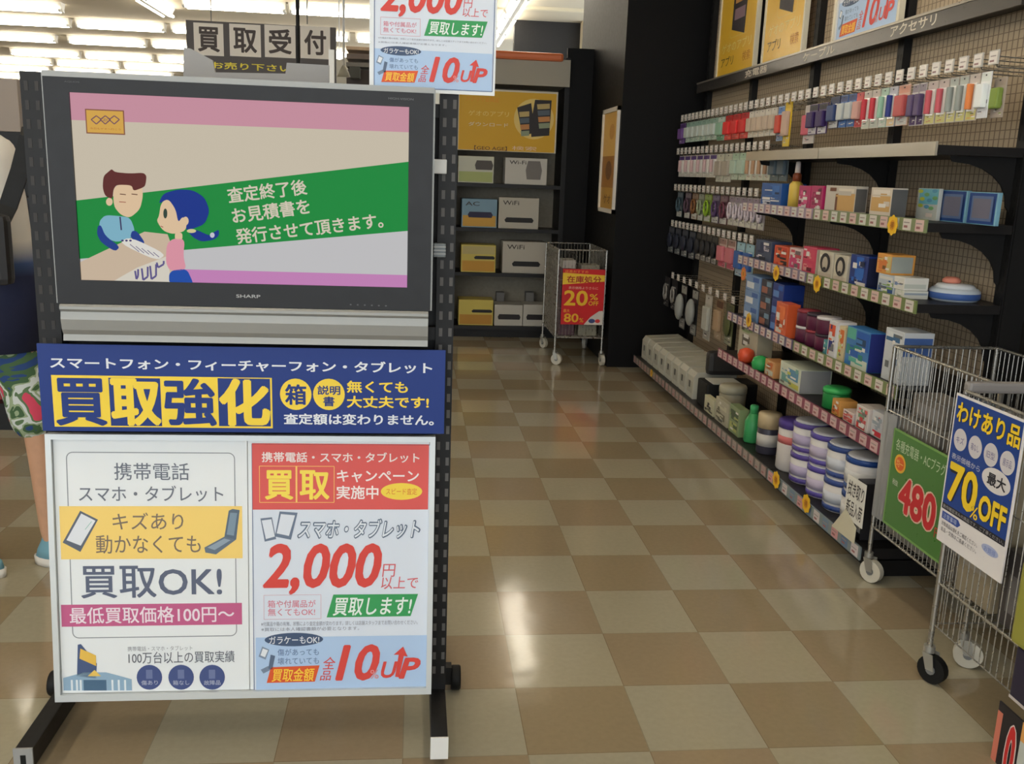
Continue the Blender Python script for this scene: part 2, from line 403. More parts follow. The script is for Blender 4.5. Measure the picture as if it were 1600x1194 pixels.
def srow(t, x0, y0, x1, y1, hgt):
    a = sc.px(x0, y0); c = sc.px(x1, y1); rot = math.atan2(c[1]-a[1], c[0]-a[0]); L = math.hypot(c[0]-a[0], c[1]-a[1])
    sc.text(t, a[0], a[1], a[0]+L, a[1]+hgt, (214, 204, 184), 5, .022, 0, rot)
srow('査定終了後', 358, 318, 481, 304, .034)
srow('お見積書を', 365, 350, 486, 334, .034)
srow('発行させて頂きます。', 371, 382, 600, 356, .034)
# clerk and customer drawn on the screen
def SK(cx, cy): return (100+cx*.2597, 140+cy*.2597)
def round_off(pts, n=2):
    for _ in range(n):
        pts = [q for a, b_ in zip(pts, pts[1:]+pts[:1]) for q in ((a[0]*.8+b_[0]*.2, a[1]*.8+b_[1]*.2), (a[0]*.2+b_[0]*.8, a[1]*.2+b_[1]*.8))]
    return pts
def D(pts, c, k): SP([SK(*p) for p in round_off(pts)], c, k)
def DE(cx, cy, rx, ry, c, k): D([(cx+rx*math.cos(2*math.pi*i/24), cy+ry*math.sin(2*math.pi*i/24)) for i in range(24)], c, k)
FC = (226, 196, 160)
D([(215, 790), (250, 755), (330, 760), (400, 770), (430, 850), (400, 900), (300, 920), (215, 850)], (128, 180, 200), 6)
D([(205, 820), (225, 815), (250, 880), (340, 945), (310, 975), (225, 920), (200, 870)], (32, 62, 140), 7)
D([(410, 850), (440, 850), (490, 920), (470, 940), (400, 890)], (32, 62, 140), 7)
DE(275, 675, 20, 24, FC, 7)
D([(300, 570), (470, 565), (478, 640), (460, 720), (400, 772), (345, 755), (300, 700)], FC, 8)
D([(235, 590), (240, 520), (275, 490), (290, 478), (310, 497), (400, 505), (480, 500), (500, 520), (492, 580), (465, 595), (420, 610), (410, 575), (320, 572), (300, 600), (295, 660), (250, 640)], (96, 44, 42), 9)
for px_ in (355, 425): sc.line(sc.px(*SK(px_-16, 628)), sc.px(*SK(px_+20, 632)), .0018, (90, 50, 40), 10)
sc.line(sc.px(*SK(335, 675)), sc.px(*SK(375, 678)), .0015, (150, 70, 60), 10)
sc.line(sc.px(*SK(340, 765)), sc.px(*SK(348, 845)), .003, (60, 50, 90), 10)
D([(330, 920), (400, 885), (620, 990), (560, 1030)], (225, 222, 214), 10)
for i in range(3): DE(355+i*24, 908+i*0, 8, 6, (70, 60, 110), 11)
for i in range(5): sc.line(sc.px(*SK(400+i*35, 930+i*12)), sc.px(*SK(455+i*30, 975+i*8)), .0016, (120, 110, 140), 11)
D([(620, 930), (660, 895), (730, 900), (720, 1000), (740, 1085), (640, 1090), (615, 1040)], (222, 150, 166), 11)
D([(635, 1090), (740, 1075), (775, 1150), (780, 1180), (635, 1180)], (30, 78, 170), 11)
D([(670, 860), (715, 860), (715, 905), (670, 905)], FC, 11)
D([(585, 690), (620, 650), (720, 660), (745, 780), (735, 850), (660, 870), (600, 850), (560, 790), (575, 760)], FC, 12)
D([(570, 690), (600, 625), (690, 600), (780, 605), (850, 650), (880, 730), (850, 810), (770, 840), (735, 845), (745, 780), (715, 765), (690, 800), (675, 720), (630, 655)], (22, 52, 140), 13)
DE(735, 790, 18, 26, FC, 14)
D([(745, 850), (795, 840), (880, 880), (900, 860), (935, 840), (935, 880), (900, 905), (830, 915), (780, 890)], (22, 52, 140), 13)
DE(770, 850, 28, 12, (214, 204, 150), 14); DE(895, 875, 14, 16, (200, 200, 214), 14)
DE(613, 745, 12, 30, (50, 70, 60), 14); sc.line(sc.px(*SK(585, 820)), sc.px(*SK(600, 828)), .0015, (150, 60, 60), 14)
for i, (a, c, d, e) in enumerate(((430, 1090, 30, 50), (470, 1075, 60, 70), (520, 1060, 60, 80), (560, 1040, 70, 30))):
    sc.outline([sc.px(*SK(a, c)), sc.px(*SK(a+8, c+e)), sc.px(*SK(a+d*.6, c+e-20)), sc.px(*SK(a+d*.6, c-10))], .004, (96, 88, 140), 8, False)
sc.mb.build('screen', tv)

# blue banner
TLb = at(60, 537, Y=FY-.012); BRb = at(695, 678, Y=FY-.012)
bx0_ = at(62, 606, Y=FY-.012).x; bx1_ = at(695, 610, Y=FY-.012).x
bw, bh = bx1_-bx0_, TLb.z-BRb.z
bn = Sheet((bx0_, FY-.012, BRb.z), (1, 0, 0), (0, 0, 1)); bn.fit(((58, 537), (696, 545), (694, 677), (66, 674)), bw, bh)
NB = (34, 58, 128); YE = (246, 214, 72); WT = (228, 232, 238)
bn.mb.box((bx0_, FY-.012, BRb.z), (bx1_, FY-.006, TLb.z), P(NB))
bn.ptext('スマートフォン・フィーチャーフォン・タブレット', 78, 557, 675, 582, WT, 1, .028)
bn.prect(80, 586, 425, 669, YE, 1)
for i, (ch, x0, x1) in enumerate((('買', 83, 168), ('取', 170, 252), ('強', 254, 338), ('化', 340, 422))):
    if i % 2: bn.prect(x0-1, 590, x1, 666, NB, 2); bn.ptext(ch, x0, 590, x1, 666, YE, 3, .045)
    else: bn.ptext(ch, x0, 590, x1, 666, NB, 3, .03)
bn.pell(461, 615, 25, 25, YE, 1); bn.ptext('箱', 444, 599, 478, 632, NB, 2, .03)
bn.pell(513, 615, 25, 25, YE, 1); bn.ptext('説明', 495, 601, 531, 616, NB, 2, .025); bn.ptext('書', 504, 618, 522, 634, NB, 2, .025)
bn.ptext('無くても', 541, 593, 637, 613, YE, 1, .03); bn.ptext('大丈夫です!', 541, 617, 670, 637, YE, 1, .03)
bn.ptext('査定額は変わりません。', 442, 645, 678, 664, WT, 1, .028)
tag(bn.mb.build('banner', None, (bx0_, FY-.01, BRb.z)), 'wide blue banner with yellow lettering under the television', 'banner')

# silver frame with two posters, its foot a little nearer than its head
TILT = R(5.0)
mL, mR = at(80, 886, Y=FY), at(677, 883, Y=FY)
zt_ = at(380, 679, Y=FY+.03).z; zb_ = at(380, 1089, Y=FY-.03).z
fW = mR.x-mL.x; fH = (zt_-zb_)/math.cos(TILT)
FO = Vector((mL.x, FY-math.sin(TILT)*fH/2, zb_)); FV = Vector((0, math.sin(TILT), math.cos(TILT))); FU = Vector((1, 0, 0)); FN = FU.cross(FV)
FQ = ((80, 677), (681, 681), (673, 1083), (80, 1095))
def slab(mb, a, b, c, d, k0, k1, m):
    """board on the tilted frame: a,b - c,d across its face, k0..k1 along its normal"""
    q = [FO+FU*x+FV*y+FN*k for k in (k0, k1) for x, y in ((a, b), (c, b), (c, d), (a, d))]
    mb.add(q, [(3, 2, 1, 0), (4, 5, 6, 7), (0, 1, 5, 4), (1, 2, 6, 5), (2, 3, 7, 6), (3, 0, 4, 7)], m)
fr = thing('display_board', 'silver snap frame holding two posters below the blue banner', 'frame', tuple(FO))
fw = .013
for q in ((0, 0, fw, fH), (fW-fw, 0, fW, fH), (fw, 0, fW-fw, fw*1.3), (fw, fH-fw, fW-fw, fH)):
    b = MB(); slab(b, *q, -.014, .010, ALU); b.build('frame_rail', fr)
b = MB(); slab(b, fw, fw, fW-fw, fH-fw, -.014, -.006, WHITE); b.build('back_board', fr)
full = Sheet(FO, FU, FV); full.fit(FQ, fW, fH)
xm = full.px(388, 880)[0]
WP = (232, 236, 238); GY = (112, 118, 130); NV = (82, 92, 124)
class Part(Sheet):
    """left or right poster: places are read from the whole frame"""
    def px(s, x, y): a, b = full.px(x, y); return (a-s.dx, b-s.dy)
def poster(x0, z0, x1, z1, c=WP):
    s = Part(FO+FU*x0+FV*z0, FU, FV); s.dx, s.dy = x0, z0; s.W, s.H = x1-x0, z1-z0
    slab(s.mb, x0, z0, x1, z1, -.003, 0, P(c, .4)); return s
pa = poster(fw+.001, fw*1.3+.001, xm-.001, fH-fw-.001)
a_, b_, c_, d_ = pa.pbox(110, 706, 367, 992)
pa.rrect(a_, b_, c_, d_, .014, .0022, (140, 146, 152), 1)
pa.ptext('携帯電話', 183, 722, 299, 749, GY, 2, .006)
pa.ptext('スマホ・タブレット', 127, 757, 351, 782, GY, 2, .006)
pa.prect(96, 789, 379, 870, (246, 212, 120), 2)
pa.ptext('キズあり', 178, 799, 288, 825, (128, 112, 100), 3, .004)
pa.ptext('動かなくても', 151, 834, 314, 862, (128, 112, 100), 3, .004)
def A4(x, y): return (80+x*.19375, 670+y*.19375)
pa.ppoly([A4(250, 650), A4(390, 722), A4(240, 980), A4(100, 905)], (96, 104, 118), 3); pa.ppoly([A4(258, 672), A4(370, 730), A4(245, 930), A4(132, 885)], (226, 230, 236), 4)
pa.pline(A4(340, 735), A4(285, 800), .0012, (120, 190, 170), 5)
pa.ppoly([A4(1440, 650), A4(1470, 636), A4(1528, 645), A4(1495, 880), A4(1400, 862)], (92, 108, 126), 3)
pa.ppoly([A4(1452, 665), A4(1508, 668), A4(1478, 850), A4(1420, 840)], (128, 150, 168), 4)
pa.ppoly([A4(1238, 945), A4(1400, 858), A4(1495, 880), A4(1330, 1000), A4(1245, 985)], (104, 118, 134), 4)
pa.ppoly([A4(1262, 945), A4(1400, 872), A4(1450, 885), A4(1320, 965)], (148, 164, 180), 5)
pa.ptext('買取OK!', 125, 882, 346, 931, (96, 104, 126), 2, .016)
pa.prect(93, 943, 376, 974, (196, 96, 140), 2); pa.ptext('最低買取価格100円～', 106, 947, 364, 970, (238, 222, 232), 3, .016)
pa.ptext('携帯電話・スマホ・タブレット', 195, 1009, 297, 1015, (150, 152, 158), 2, 0)
pa.ptext('100万台以上の買取実績', 196, 1018, 363, 1034, (98, 102, 112), 2, .004)
for cx, t1 in ((228, '傷あり'), (278, '箱なし'), (327, '故障品')):
    pa.pell(cx, 1058, 20, 19.5, (72, 86, 136), 2); pa.ptext(t1, cx-13, 1063, cx+13, 1070, (190, 196, 216), 3, 0)
    pa.prect(cx-5, 1046, cx+5, 1060, (110, 122, 164), 3)
pa.ppoly([(114, 1056), (117, 1006), (122, 1005), (146, 1036), (144, 1060)], (74, 92, 132), 2)
pa.ppoly([(121, 1012), (145, 1023), (145, 1040), (119, 1028)], (232, 190, 84), 3)
pa.ppoly([(92, 1059), (125, 1050), (160, 1050), (200, 1061), (200, 1079), (92, 1079)], (146, 176, 200), 2)
pa.ppoly([(124, 1062), (160, 1062), (160, 1079), (124, 1079)], (78, 108, 136), 3); pa.ppoly([(131, 1056), (142, 1046), (152, 1056)], (232, 196, 96), 3)
for cx in (104, 112, 118, 168, 178, 188): pa.prect(cx, 1062, cx+3, 1079, (226, 234, 240), 3)
tag(pa.mb.build('poster', None, pa.o), 'white poster with yellow and magenta bands in the left half of the frame', 'poster')

RD = (216, 74, 66); PK = (224, 96, 92); LB = (176, 202, 234); GN = (60, 158, 92); NVY = (70, 88, 118)
def campaign(s, q):
    """the campaign print; q turns the lower poster's photo position into a place on sheet s"""
    def bx(x0, y0, x1, y1): a = q(x0, y0); c = q(x1, y1); return (min(a[0], c[0]), min(a[1], c[1]), max(a[0], c[0]), max(a[1], c[1]))
    def rc(x0, y0, x1, y1, c, k): s.rect(*bx(x0, y0, x1, y1), c, k)
    def tx(t, x0, y0, x1, y1, c, k=3, bold=.012, shear=0): s.text(t, *bx(x0, y0, x1, y1), c, k, bold, shear)
    def pl(pts, c, k): s.poly([q(*p) for p in pts], c, k)
    def el(x, y, rx, ry, c, k): a, b, e, g = bx(x-rx, y-ry, x+rx, y+ry); s.ell((a+e)/2, (b+g)/2, (e-a)/2, (g-b)/2, c, k)
    lw = .0014
    rc(398, 693, 668, 1077, (218, 226, 238), 1); rc(397, 995, 666, 1077, LB, 2)
    a, b, c, d = bx(397, 693, 668, 1077); s.outline([(a, b), (c, b), (c, d), (a, d)], .0016, (84, 104, 150), 3)
    rc(397, 692, 669, 794, (220, 92, 88), 3)
    tx('携帯電話・スマホ・タブレット', 412, 705, 656, 722, (240, 226, 222), 4, .02)
    a, b, c, d = bx(408, 727, 523, 783); s.outline([(a, b), (c, b), (c, d), (a, d)], lw, (248, 200, 110), 4); m = bx(464, 727, 466, 783); s.rect(*m, (248, 200, 110), 4)
    tx('買', 416, 733, 460, 779, (248, 222, 90), 4, .03); tx('取', 470, 733, 516, 779, (248, 222, 90), 4, .03)
    tx('キャンペーン', 528, 733, 655, 752, (244, 232, 230), 4, .02); tx('実施中', 527, 757, 592, 778, (244, 232, 230), 4, .02)
    el(628, 766, 32, 13, (244, 214, 76), 4); tx('スピード査定', 604, 761, 652, 771, (222, 120, 60), 5, 0)
    pl([(408, 808), (426, 806), (432, 840), (414, 844)], (110, 124, 146), 3); pl([(410, 811), (425, 809), (430, 836), (416, 840)], (222, 228, 238), 4)
    pl([(438, 797), (466, 799), (455, 841), (430, 836)], (110, 124, 146), 3); pl([(440, 801), (462, 803), (452, 835), (433, 831)], (222, 228, 238), 4)
    tx('スマホ・タブレット', 465, 808, 657, 840, (96, 112, 134), 4, .075, .25); tx('スマホ・タブレット', 467, 810, 655, 838, (226, 232, 240), 5, .012, .25)
    tx('2,000', 410, 847, 596, 926, RD, 4, .032, .22)
    tx('円', 597, 879, 618, 899, (214, 104, 110), 3, .006, .1); tx('以上で', 595, 899, 653, 918, (214, 104, 110), 3, .006, .1)
    a, b, c, d = bx(411, 928, 500, 965); s.outline([(a, b), (c, b), (c, d), (a, d)], .001, (214, 170, 180), 3)
    tx('箱や付属品が', 417, 936, 492, 947, (216, 130, 146), 3, .008); tx('無くてもOK!', 417, 949, 491, 960, (216, 130, 146), 3, .008)
    pl([(520, 927), (653, 926), (641, 961), (509, 963)], GN, 3); tx('買取します!', 519, 932, 643, 959, (232, 242, 236), 4, .018, .2)
    tx('※付属品や箱の有無、状態により査定金額が変わります。詳しくは店舗スタッフまでお問い合わせください。', 406, 970, 652, 974, (140, 144, 156), 3, 0)
    tx('※買取には本人確認書類が必要となります。', 406, 979, 560, 983, (140, 144, 156), 3, 0)
    el(457, 998, 46, 10, NVY, 3); tx('ガラケーもOK!', 418, 993, 497, 1004, (226, 230, 236), 4, .012)
    tx('傷があっても', 431, 1013, 496, 1023, (104, 126, 166), 3, .006); tx('壊れていても', 431, 1027, 496, 1037, (104, 126, 166), 3, .006)
    pl([(407, 1009), (418, 1014), (412, 1030), (401, 1025)], (130, 146, 170), 3); pl([(408, 1012), (416, 1015), (411, 1026), (404, 1023)], (230, 234, 240), 4)
    pl([(420, 1022), (427, 1024), (422, 1046), (416, 1044)], (92, 108, 134), 4); pl([(404, 1046), (416, 1040), (422, 1045), (408, 1052)], (120, 136, 160), 3)
    pl([(420, 1042), (497, 1039), (489, 1065), (413, 1067)], (222, 92, 50), 4); tx('買取金額', 421, 1044, 489, 1064, (250, 206, 70), 5, .016, .2)
    tx('全', 502, 1026, 522, 1045, RD, 4, .004, .2); tx('品', 497, 1048, 515, 1063, RD, 4, .004, .2)
    tx('10', 522, 1006, 592, 1063, RD, 5, .04, .25); tx('%', 577, 1046, 590, 1060, (226, 150, 150), 6, .004)
    tx('U', 594, 1033, 620, 1059, RD, 5, .03, .25); tx('P', 622, 1027, 656, 1060, RD, 5, .045, .25)
    pl([(614, 1022), (629, 1009), (636, 1025), (630, 1024), (622, 1058), (616, 1057), (622, 1022)], RD, 6)
pb = poster(xm+.001, fw*1.3+.001, fW-fw-.001, fH-fw-.001)
campaign(pb, pb.px)
tag(pb.mb.build('poster', None, pb.o), 'red and light blue campaign poster in the right half of the silver frame', 'poster')

# the same print, smaller, clipped to the right post above the television
HY = 2.19
h0 = at(577, 150, Y=HY); h1 = at(775, 0, Y=HY); kx = (h1.x-h0.x)
hz0 = at(775, 150, Y=HY).z
hp = Sheet((h0.x, HY, hz0), (1, 0, 0), (0, 0, 1)); hw = at(775, 75, Y=HY).x-h0.x; hh = hw*1.414
hp.mb.box((h0.x, HY, hz0), (h0.x+hw, HY+.003, hz0+hh), P(WP, .3))
def hq(x, y):
    # poster of 388..672 wide and 685..1083 high scaled onto this sheet
    return ((x-386)/(674-386)*hw, (1086-y)/(1086-683)*hh)
campaign(hp, hq)
tag(hp.mb.build('poster', None, (h0.x, HY, hz0)), 'smaller campaign poster rising above the right end of the television', 'poster')

# grey board and rods behind the television
gy = 2.42
def pb_(pts, y, d, m, name, label, cat):
    q = [at(x, yy, Y=y) for x, yy in pts]; b = MB(); b.prism(q, (0, d, 0), m); return tag(b.build(name, None, q[0]), label, cat)
pb_([(286, 140), (287, 74), (298, 76), (332, 94), (336, 113), (446, 115), (448, 98), (514, 102), (514, 140)], gy, .01, M('grey_board', (158, 156, 154), .6), 'backing_board', 'grey notched board edge sticking up behind the top of the television', 'board')
q = at(518, 78, Y=4.4); b = MB(); b.box((q.x-.012, 4.39, 0), (q.x+.012, 4.41, q.z), WHITE); tag(b.build('post', None, (q.x, 4.4, 0)), 'slim white post right of the hanging black sign', 'post')

# ---------------------------------------------------------------- hanging sign and things behind the television
SY = 7.0
a = at(290, 31, Y=SY); c = at(525, 108, Y=SY)
sg = thing('hanging_sign', 'black hanging sign with four white squares of black lettering', 'sign', (a.x, SY, c.z))
sh = Sheet((a.x, SY, c.z-.08), (1, 0, 0), (0, 0, 1)); sh.mb.box((a.x, SY, c.z-.12), (c.x, SY+.04, a.z), M('sign_black', (70, 62, 58), .5))
for ch, x0, x1 in (('買', 302, 350), ('取', 358, 408), ('受', 413, 462), ('付', 469, 516)):
    y0 = 35+(x0-302)*.03; sh.prect(x0, y0, x1, y0+53, (226, 218, 206), 1); sh.ptext(ch, x0+6, y0+6, x1-6, y0+47, (66, 54, 48), 2, .03)
sh.ptext('お売り下さい', 330, 96, 455, 113, (232, 214, 60), 1, .02)
sh.mb.build('board', sg)
for x in (330, 480):
    q = at(x, 33, Y=SY+.02); b = MB(); b.cyl((q.x, SY+.02, q.z-.02), (q.x, SY+.02, CEIL), .004, GREYP, 6); b.build('hanger', sg)
q = at(465, 20, Y=6.4); b = MB(); b.cyl((q.x, 6.4, 1.75), (q.x, 6.4, CEIL), .012, RUBBER, 8); b.lathe((q.x, 6.4, 1.72), [(.012, 0), (.03, .01), (.03, .03), (.012, .05)], RUBBER, 10)
tag(b.build('hanging_cable', None, (q.x, 6.4, 1.72)), 'black cable hanging from the ceiling across the sign', 'cable')
q = at(537, 60, Y=7.6); z = at(541, 120, Y=7.6).z
b = MB(); b.cyl((q.x, 7.6, z+.05), (q.x, 7.6, CEIL), .009, WHITE, 8); b.lathe((q.x, 7.6, z), [(.05, 0), (.035, .04), (.012, .08)], M('bell_white', (214, 212, 196), .5), 12)
tag(b.build('ceiling_bell', None, (q.x, 7.6, z)), 'white bell-shaped pendant on a rod hanging right of the black sign', 'pendant')
q = at(530, 86, Y=10.0); b = MB(); b.lathe((q.x, 10.0, q.z), [(.001, -.045), (.03, -.035), (.045, 0), (.03, .035), (.001, .045)], M('globe_lamp', (255, 250, 240), .4, emit=6), 14)
b.cyl((q.x, 10.0, q.z+.04), (q.x, 10.0, CEIL), .006, WHITE, 6); tag(b.build('globe_lamp', None, (q.x, 10, q.z)), 'small round white lamp beside the hanging sign', 'lamp')
def px_box(x0, y0, x1, y1, Y, d, m, name, label, cat, floor=False, mb=None):
    p = at(x0, y0, Y=Y); q = at(x1, y1, Y=Y); b = mb or MB(); b.box((p.x, Y, 0 if floor else q.z), (q.x, Y+d, p.z), m)
    return tag(b.build(name, None, (p.x, Y, 0 if floor else q.z)), label, cat)
cb = thing('display_cabinet', 'brown display cabinet far back between sign and poster', 'cabinet', (-.6, 10.4, 0))
p = at(541, 70, Y=10.4); q = at(640, 122, Y=10.4)
for y0, y1, c in ((72, 82, (190, 160, 128)), (83, 96, (112, 96, 84)), (97, 108, (120, 112, 100))):
    u = at(541, y0, Y=10.4); v = at(640, y1, Y=10.4); b = MB(); b.box((u.x, 10.4, v.z), (v.x, 10.8, u.z), M('cabinet_%d' % y0, c, .6, noise=.15, nscale=12)); b.build('cabinet_board', cb)
b = MB(); b.box((p.x, 10.42, 0), (q.x, 10.8, at(541, 108, Y=10.4).z), M('cabinet_dark', (62, 52, 46), .6)); b.build('body', cb)
px_box(546, 104, 562, 122, 10.2, .2, M('bin_dark', (58, 56, 46), .6), 'storage_bin', 'dark olive bin in front of the brown cabinet', 'bin')

# dark shelving and goods seen past the left edge of the stand
ls = thing('gondola_shelf', 'dark low gondola shelf behind the person at the left edge', 'shelf', (-2.6, 5.4, 0))
b = MB(); b.box((-3.6, 5.2, 0), (-1.75, 5.28, 1.5), BLACK); b.build('back_panel', ls)
b = MB(); b.box((-3.6, 4.9, 0), (-1.75, 5.2, .14), BLACK); b.build('plinth', ls)
for z in (.45, .8, 1.15):
    b = MB(); b.box((-3.6, 4.95, z), (-1.75, 5.2, z+.03), DARK); b.build('shelf_board', ls)
for i, (x, c, h) in enumerate(((-2.02, (40, 110, 120), .16), (-2.2, (150, 60, 60), .2), (-2.38, (190, 180, 160), .18), (-2.56, (60, 70, 110), .2))):
    b = MB(); b.box((x-.08, 4.98, .141), (x+.08, 5.15, .141+h), P(c), .004)
    tag(b.build('carton', None, (x, 5.06, .141)), '%s carton at the foot of the dark gondola by the left edge' % ('teal', 'red', 'beige', 'slate blue')[i], 'box')
for i, (x, c, h) in enumerate(((-1.86, (190, 160, 100), .22), (-2.1, (150, 138, 128), .26), (-2.3, (170, 160, 150), .2), (-2.5, (120, 105, 95), .26), (-2.72, (182, 170, 150), .24))):
    b = MB(); b.box((x-.08, 5.2, 1.501), (x+.08, 5.28, 1.501+h), P(c), .004)
    tag(b.build('carton', None, (x, 5.24, 1.5)), '%s carton standing on top of the dark gondola at the left' % ('mustard', 'grey', 'pale grey', 'brown', 'cream')[i], 'box')

# ---------------------------------------------------------------- person at the left edge
def skin_mesh(name, pts, edges, rad, m, parent, root=0, sub=2):
    me = bpy.data.meshes.new(name); me.from_pydata(pts, edges, []); ob = bpy.data.objects.new(name, me); COL.objects.link(ob)
    sk = ob.modifiers.new('skin', 'SKIN'); sk.use_smooth_shade = True
    for i, v in enumerate(me.skin_vertices[0].data):
        v.radius = rad[i] if isinstance(rad[i], tuple) else (rad[i], rad[i]); v.use_root = (i == root)
    ss = ob.modifiers.new('sub', 'SUBSURF'); ss.levels = sub; ss.render_levels = sub
    dg = bpy.context.evaluated_depsgraph_get(); nm = bpy.data.meshes.new_from_object(ob.evaluated_get(dg)); nm.name = name
    bpy.data.objects.remove(ob); nm.materials.clear(); nm.materials.append(m)
    for p in nm.polygons: p.use_smooth = True
    o = bpy.data.objects.new(name, nm); COL.objects.link(o)
    if parent is not None: o.parent = parent; o.location = -Vector(parent['_o'])
    return o
PX_, PY_ = -1.34, 3.2
pe = thing('person', 'person in white and navy top, floral shorts and blue shoes behind the stand, left edge', 'person', (PX_, PY_, 0))
Pt = [(-1.385, 3.2, .92), (-1.41, 3.2, 1.08), (-1.445, 3.2, 1.25), (-1.465, 3.2, 1.40), (-1.485, 3.2, 1.50), (-1.50, 3.19, 1.56), (-1.515, 3.17, 1.66), (-1.52, 3.165, 1.74),   # 0-7 pelvis..head
      (-1.335, 3.23, 1.42), (-1.36, 3.33, 1.20), (-1.42, 3.52, 1.13), (-1.44, 3.58, 1.125),            # 8-11 right arm
      (-1.60, 3.2, 1.43), (-1.66, 3.17, 1.17), (-1.66, 3.05, .99), (-1.65, 2.99, .93),               # 12-15 left arm
      (-1.30, 3.2, .86), (-1.255, 3.2, .47), (-1.245, 3.21, .09), (-1.19, 3.19, .045),               # 16-19 right leg
      (-1.46, 3.2, .86), (-1.50, 3.17, .47), (-1.54, 3.13, .09), (-1.49, 3.115, .045)]               # 20-23 left leg
Ed = [(0, 1), (1, 2), (2, 3), (3, 4), (4, 5), (5, 6), (6, 7), (3, 8), (8, 9), (9, 10), (10, 11), (3, 12), (12, 13), (13, 14), (14, 15), (0, 16), (16, 17), (17, 18), (18, 19), (0, 20), (20, 21), (21, 22), (22, 23)]
Ra = [(.13, .10), (.125, .095), (.125, .095), (.095, .075), .045, .05, .085, .07, .034, .036, .033, .028, .034, .036, .033, .028, .08, .052, .036, .03, .08, .052, .036, .03]
skin_mesh('body', Pt, Ed, Ra, SKIN, pe)
def hand(wx, wy, wz, sx):
    pts = [(wx, wy, wz), (wx-.005*sx, wy-.025, wz-.055)]; ed = [(0, 1)]; ra = [.024, (.018, .036)]
    for k in range(4):
        o = (k-1.5)*.019; L = (.062, .072, .068, .052)[k]; n = len(pts)
        pts += [(wx+.002*sx, wy-.03+o, wz-.085), (wx+.006*sx, wy-.034+o, wz-.085-L*.55), (wx+.016*sx, wy-.03+o, wz-.085-L)]
        ed += [(1, n), (n, n+1), (n+1, n+2)]; ra += [.0095, .0085, .007]
    n = len(pts); pts += [(wx+.005*sx, wy-.055, wz-.035), (wx+.012*sx, wy-.075, wz-.075)]; ed += [(0, n), (n, n+1)]; ra += [.012, .009]
    skin_mesh('hand', pts, ed, ra, SKIN, pe)
hand(-1.445, 3.62, 1.18, -1); hand(-1.65, 2.985, .925, 1)
def top_material():
    m = M('dip_dyed_cotton', (214, 210, 204), .8); nt = m.node_tree; L = nt.links; bs = nt.nodes['Principled BSDF']
    g = nt.nodes.new('ShaderNodeNewGeometry'); s = nt.nodes.new('ShaderNodeSeparateXYZ'); L.new(g.outputs['Position'], s.inputs[0])
    r = nt.nodes.new('ShaderNodeValToRGB'); mr = nt.nodes.new('ShaderNodeMapRange'); mr.inputs['From Min'].default_value = .9; mr.inputs['From Max'].default_value = 1.25
    L.new(s.outputs['Z'], mr.inputs['Value']); L.new(mr.outputs['Result'], r.inputs['Fac'])
    e = r.color_ramp.elements; e[0].color = lin((24, 30, 60)); e[1].color = lin((214, 210, 204)); e[1].position = .62; x = e.new(.42); x.color = lin((60, 84, 130)); x = e.new(.3); x.color = lin((26, 34, 66))
    L.new(r.outputs['Color'], bs.inputs['Base Color']); return m
def tube_cloth(name, rings, m, parent, n=24, th=.006):
    vs = []; fs = []
    for (x, y, z, rx, ry) in rings:
        for i in range(n): t = 2*math.pi*i/n; w = 1+.03*math.sin(5*t+z*9); vs.append((x+rx*w*math.cos(t), y+ry*w*math.sin(t), z))
    for k in range(len(rings)-1):
        for i in range(n): fs.append((k*n+i, k*n+(i+1) % n, (k+1)*n+(i+1) % n, (k+1)*n+i))
    b = MB(); b.add(vs, fs, m, True); o = b.build(name, parent)
    sm = o.modifiers.new('s', 'SOLIDIFY'); sm.thickness = th; sm.offset = -1
    return o
TOP = top_material()
TR_ = [(-1.41, 3.2, .76, .190, .135), (-1.405, 3.2, .95, .182, .13), (-1.405, 3.2, 1.1, .172, .125), (-1.42, 3.2, 1.25, .172, .125), (-1.445, 3.2, 1.36, .178, .12), (-1.455, 3.2, 1.425, .168, .11), (-1.465, 3.2, 1.465, .12, .09), (-1.482, 3.2, 1.50, .064, .062)]
tube_cloth('top', TR_, TOP, pe)
skin_mesh('sleeve', [(-1.36, 3.22, 1.41), (-1.335, 3.25, 1.38), (-1.352, 3.305, 1.26)], [(0, 1), (1, 2)], [.07, .072, .066], TOP, pe)
skin_mesh('sleeve', [(-1.56, 3.2, 1.42), (-1.605, 3.2, 1.40), (-1.645, 3.185, 1.26)], [(0, 1), (1, 2)], [.07, .07, .064], TOP, pe)
def floral():
    m = bpy.data.materials.new('floral_print'); m.use_nodes = True; nt = m.node_tree; L = nt.links; bs = nt.nodes['Principled BSDF']; bs.inputs['Roughness'].default_value = .8
    tc = nt.nodes.new('ShaderNodeTexCoord'); n = nt.nodes.new('ShaderNodeTexNoise'); n.inputs['Scale'].default_value = 11; n.inputs['Detail'].default_value = 2.5; n.inputs['Distortion'].default_value = .8
    L.new(tc.outputs['Object'], n.inputs['Vector']); r = nt.nodes.new('ShaderNodeValToRGB'); r.color_ramp.interpolation = 'CONSTANT'; e = r.color_ramp.elements
    e[0].color = lin((34, 66, 120)); e[1].position = .36; e[1].color = lin((66, 96, 60))
    for p, c in ((.44, (150, 166, 130)), (.49, (205, 210, 205)), (.57, (92, 118, 80)), (.64, (214, 70, 96))):
        x = e.new(p); x.color = lin(c)
    L.new(n.outputs['Fac'], r.inputs['Fac']); L.new(r.outputs['Color'], bs.inputs['Base Color']); return m
FLO = floral()
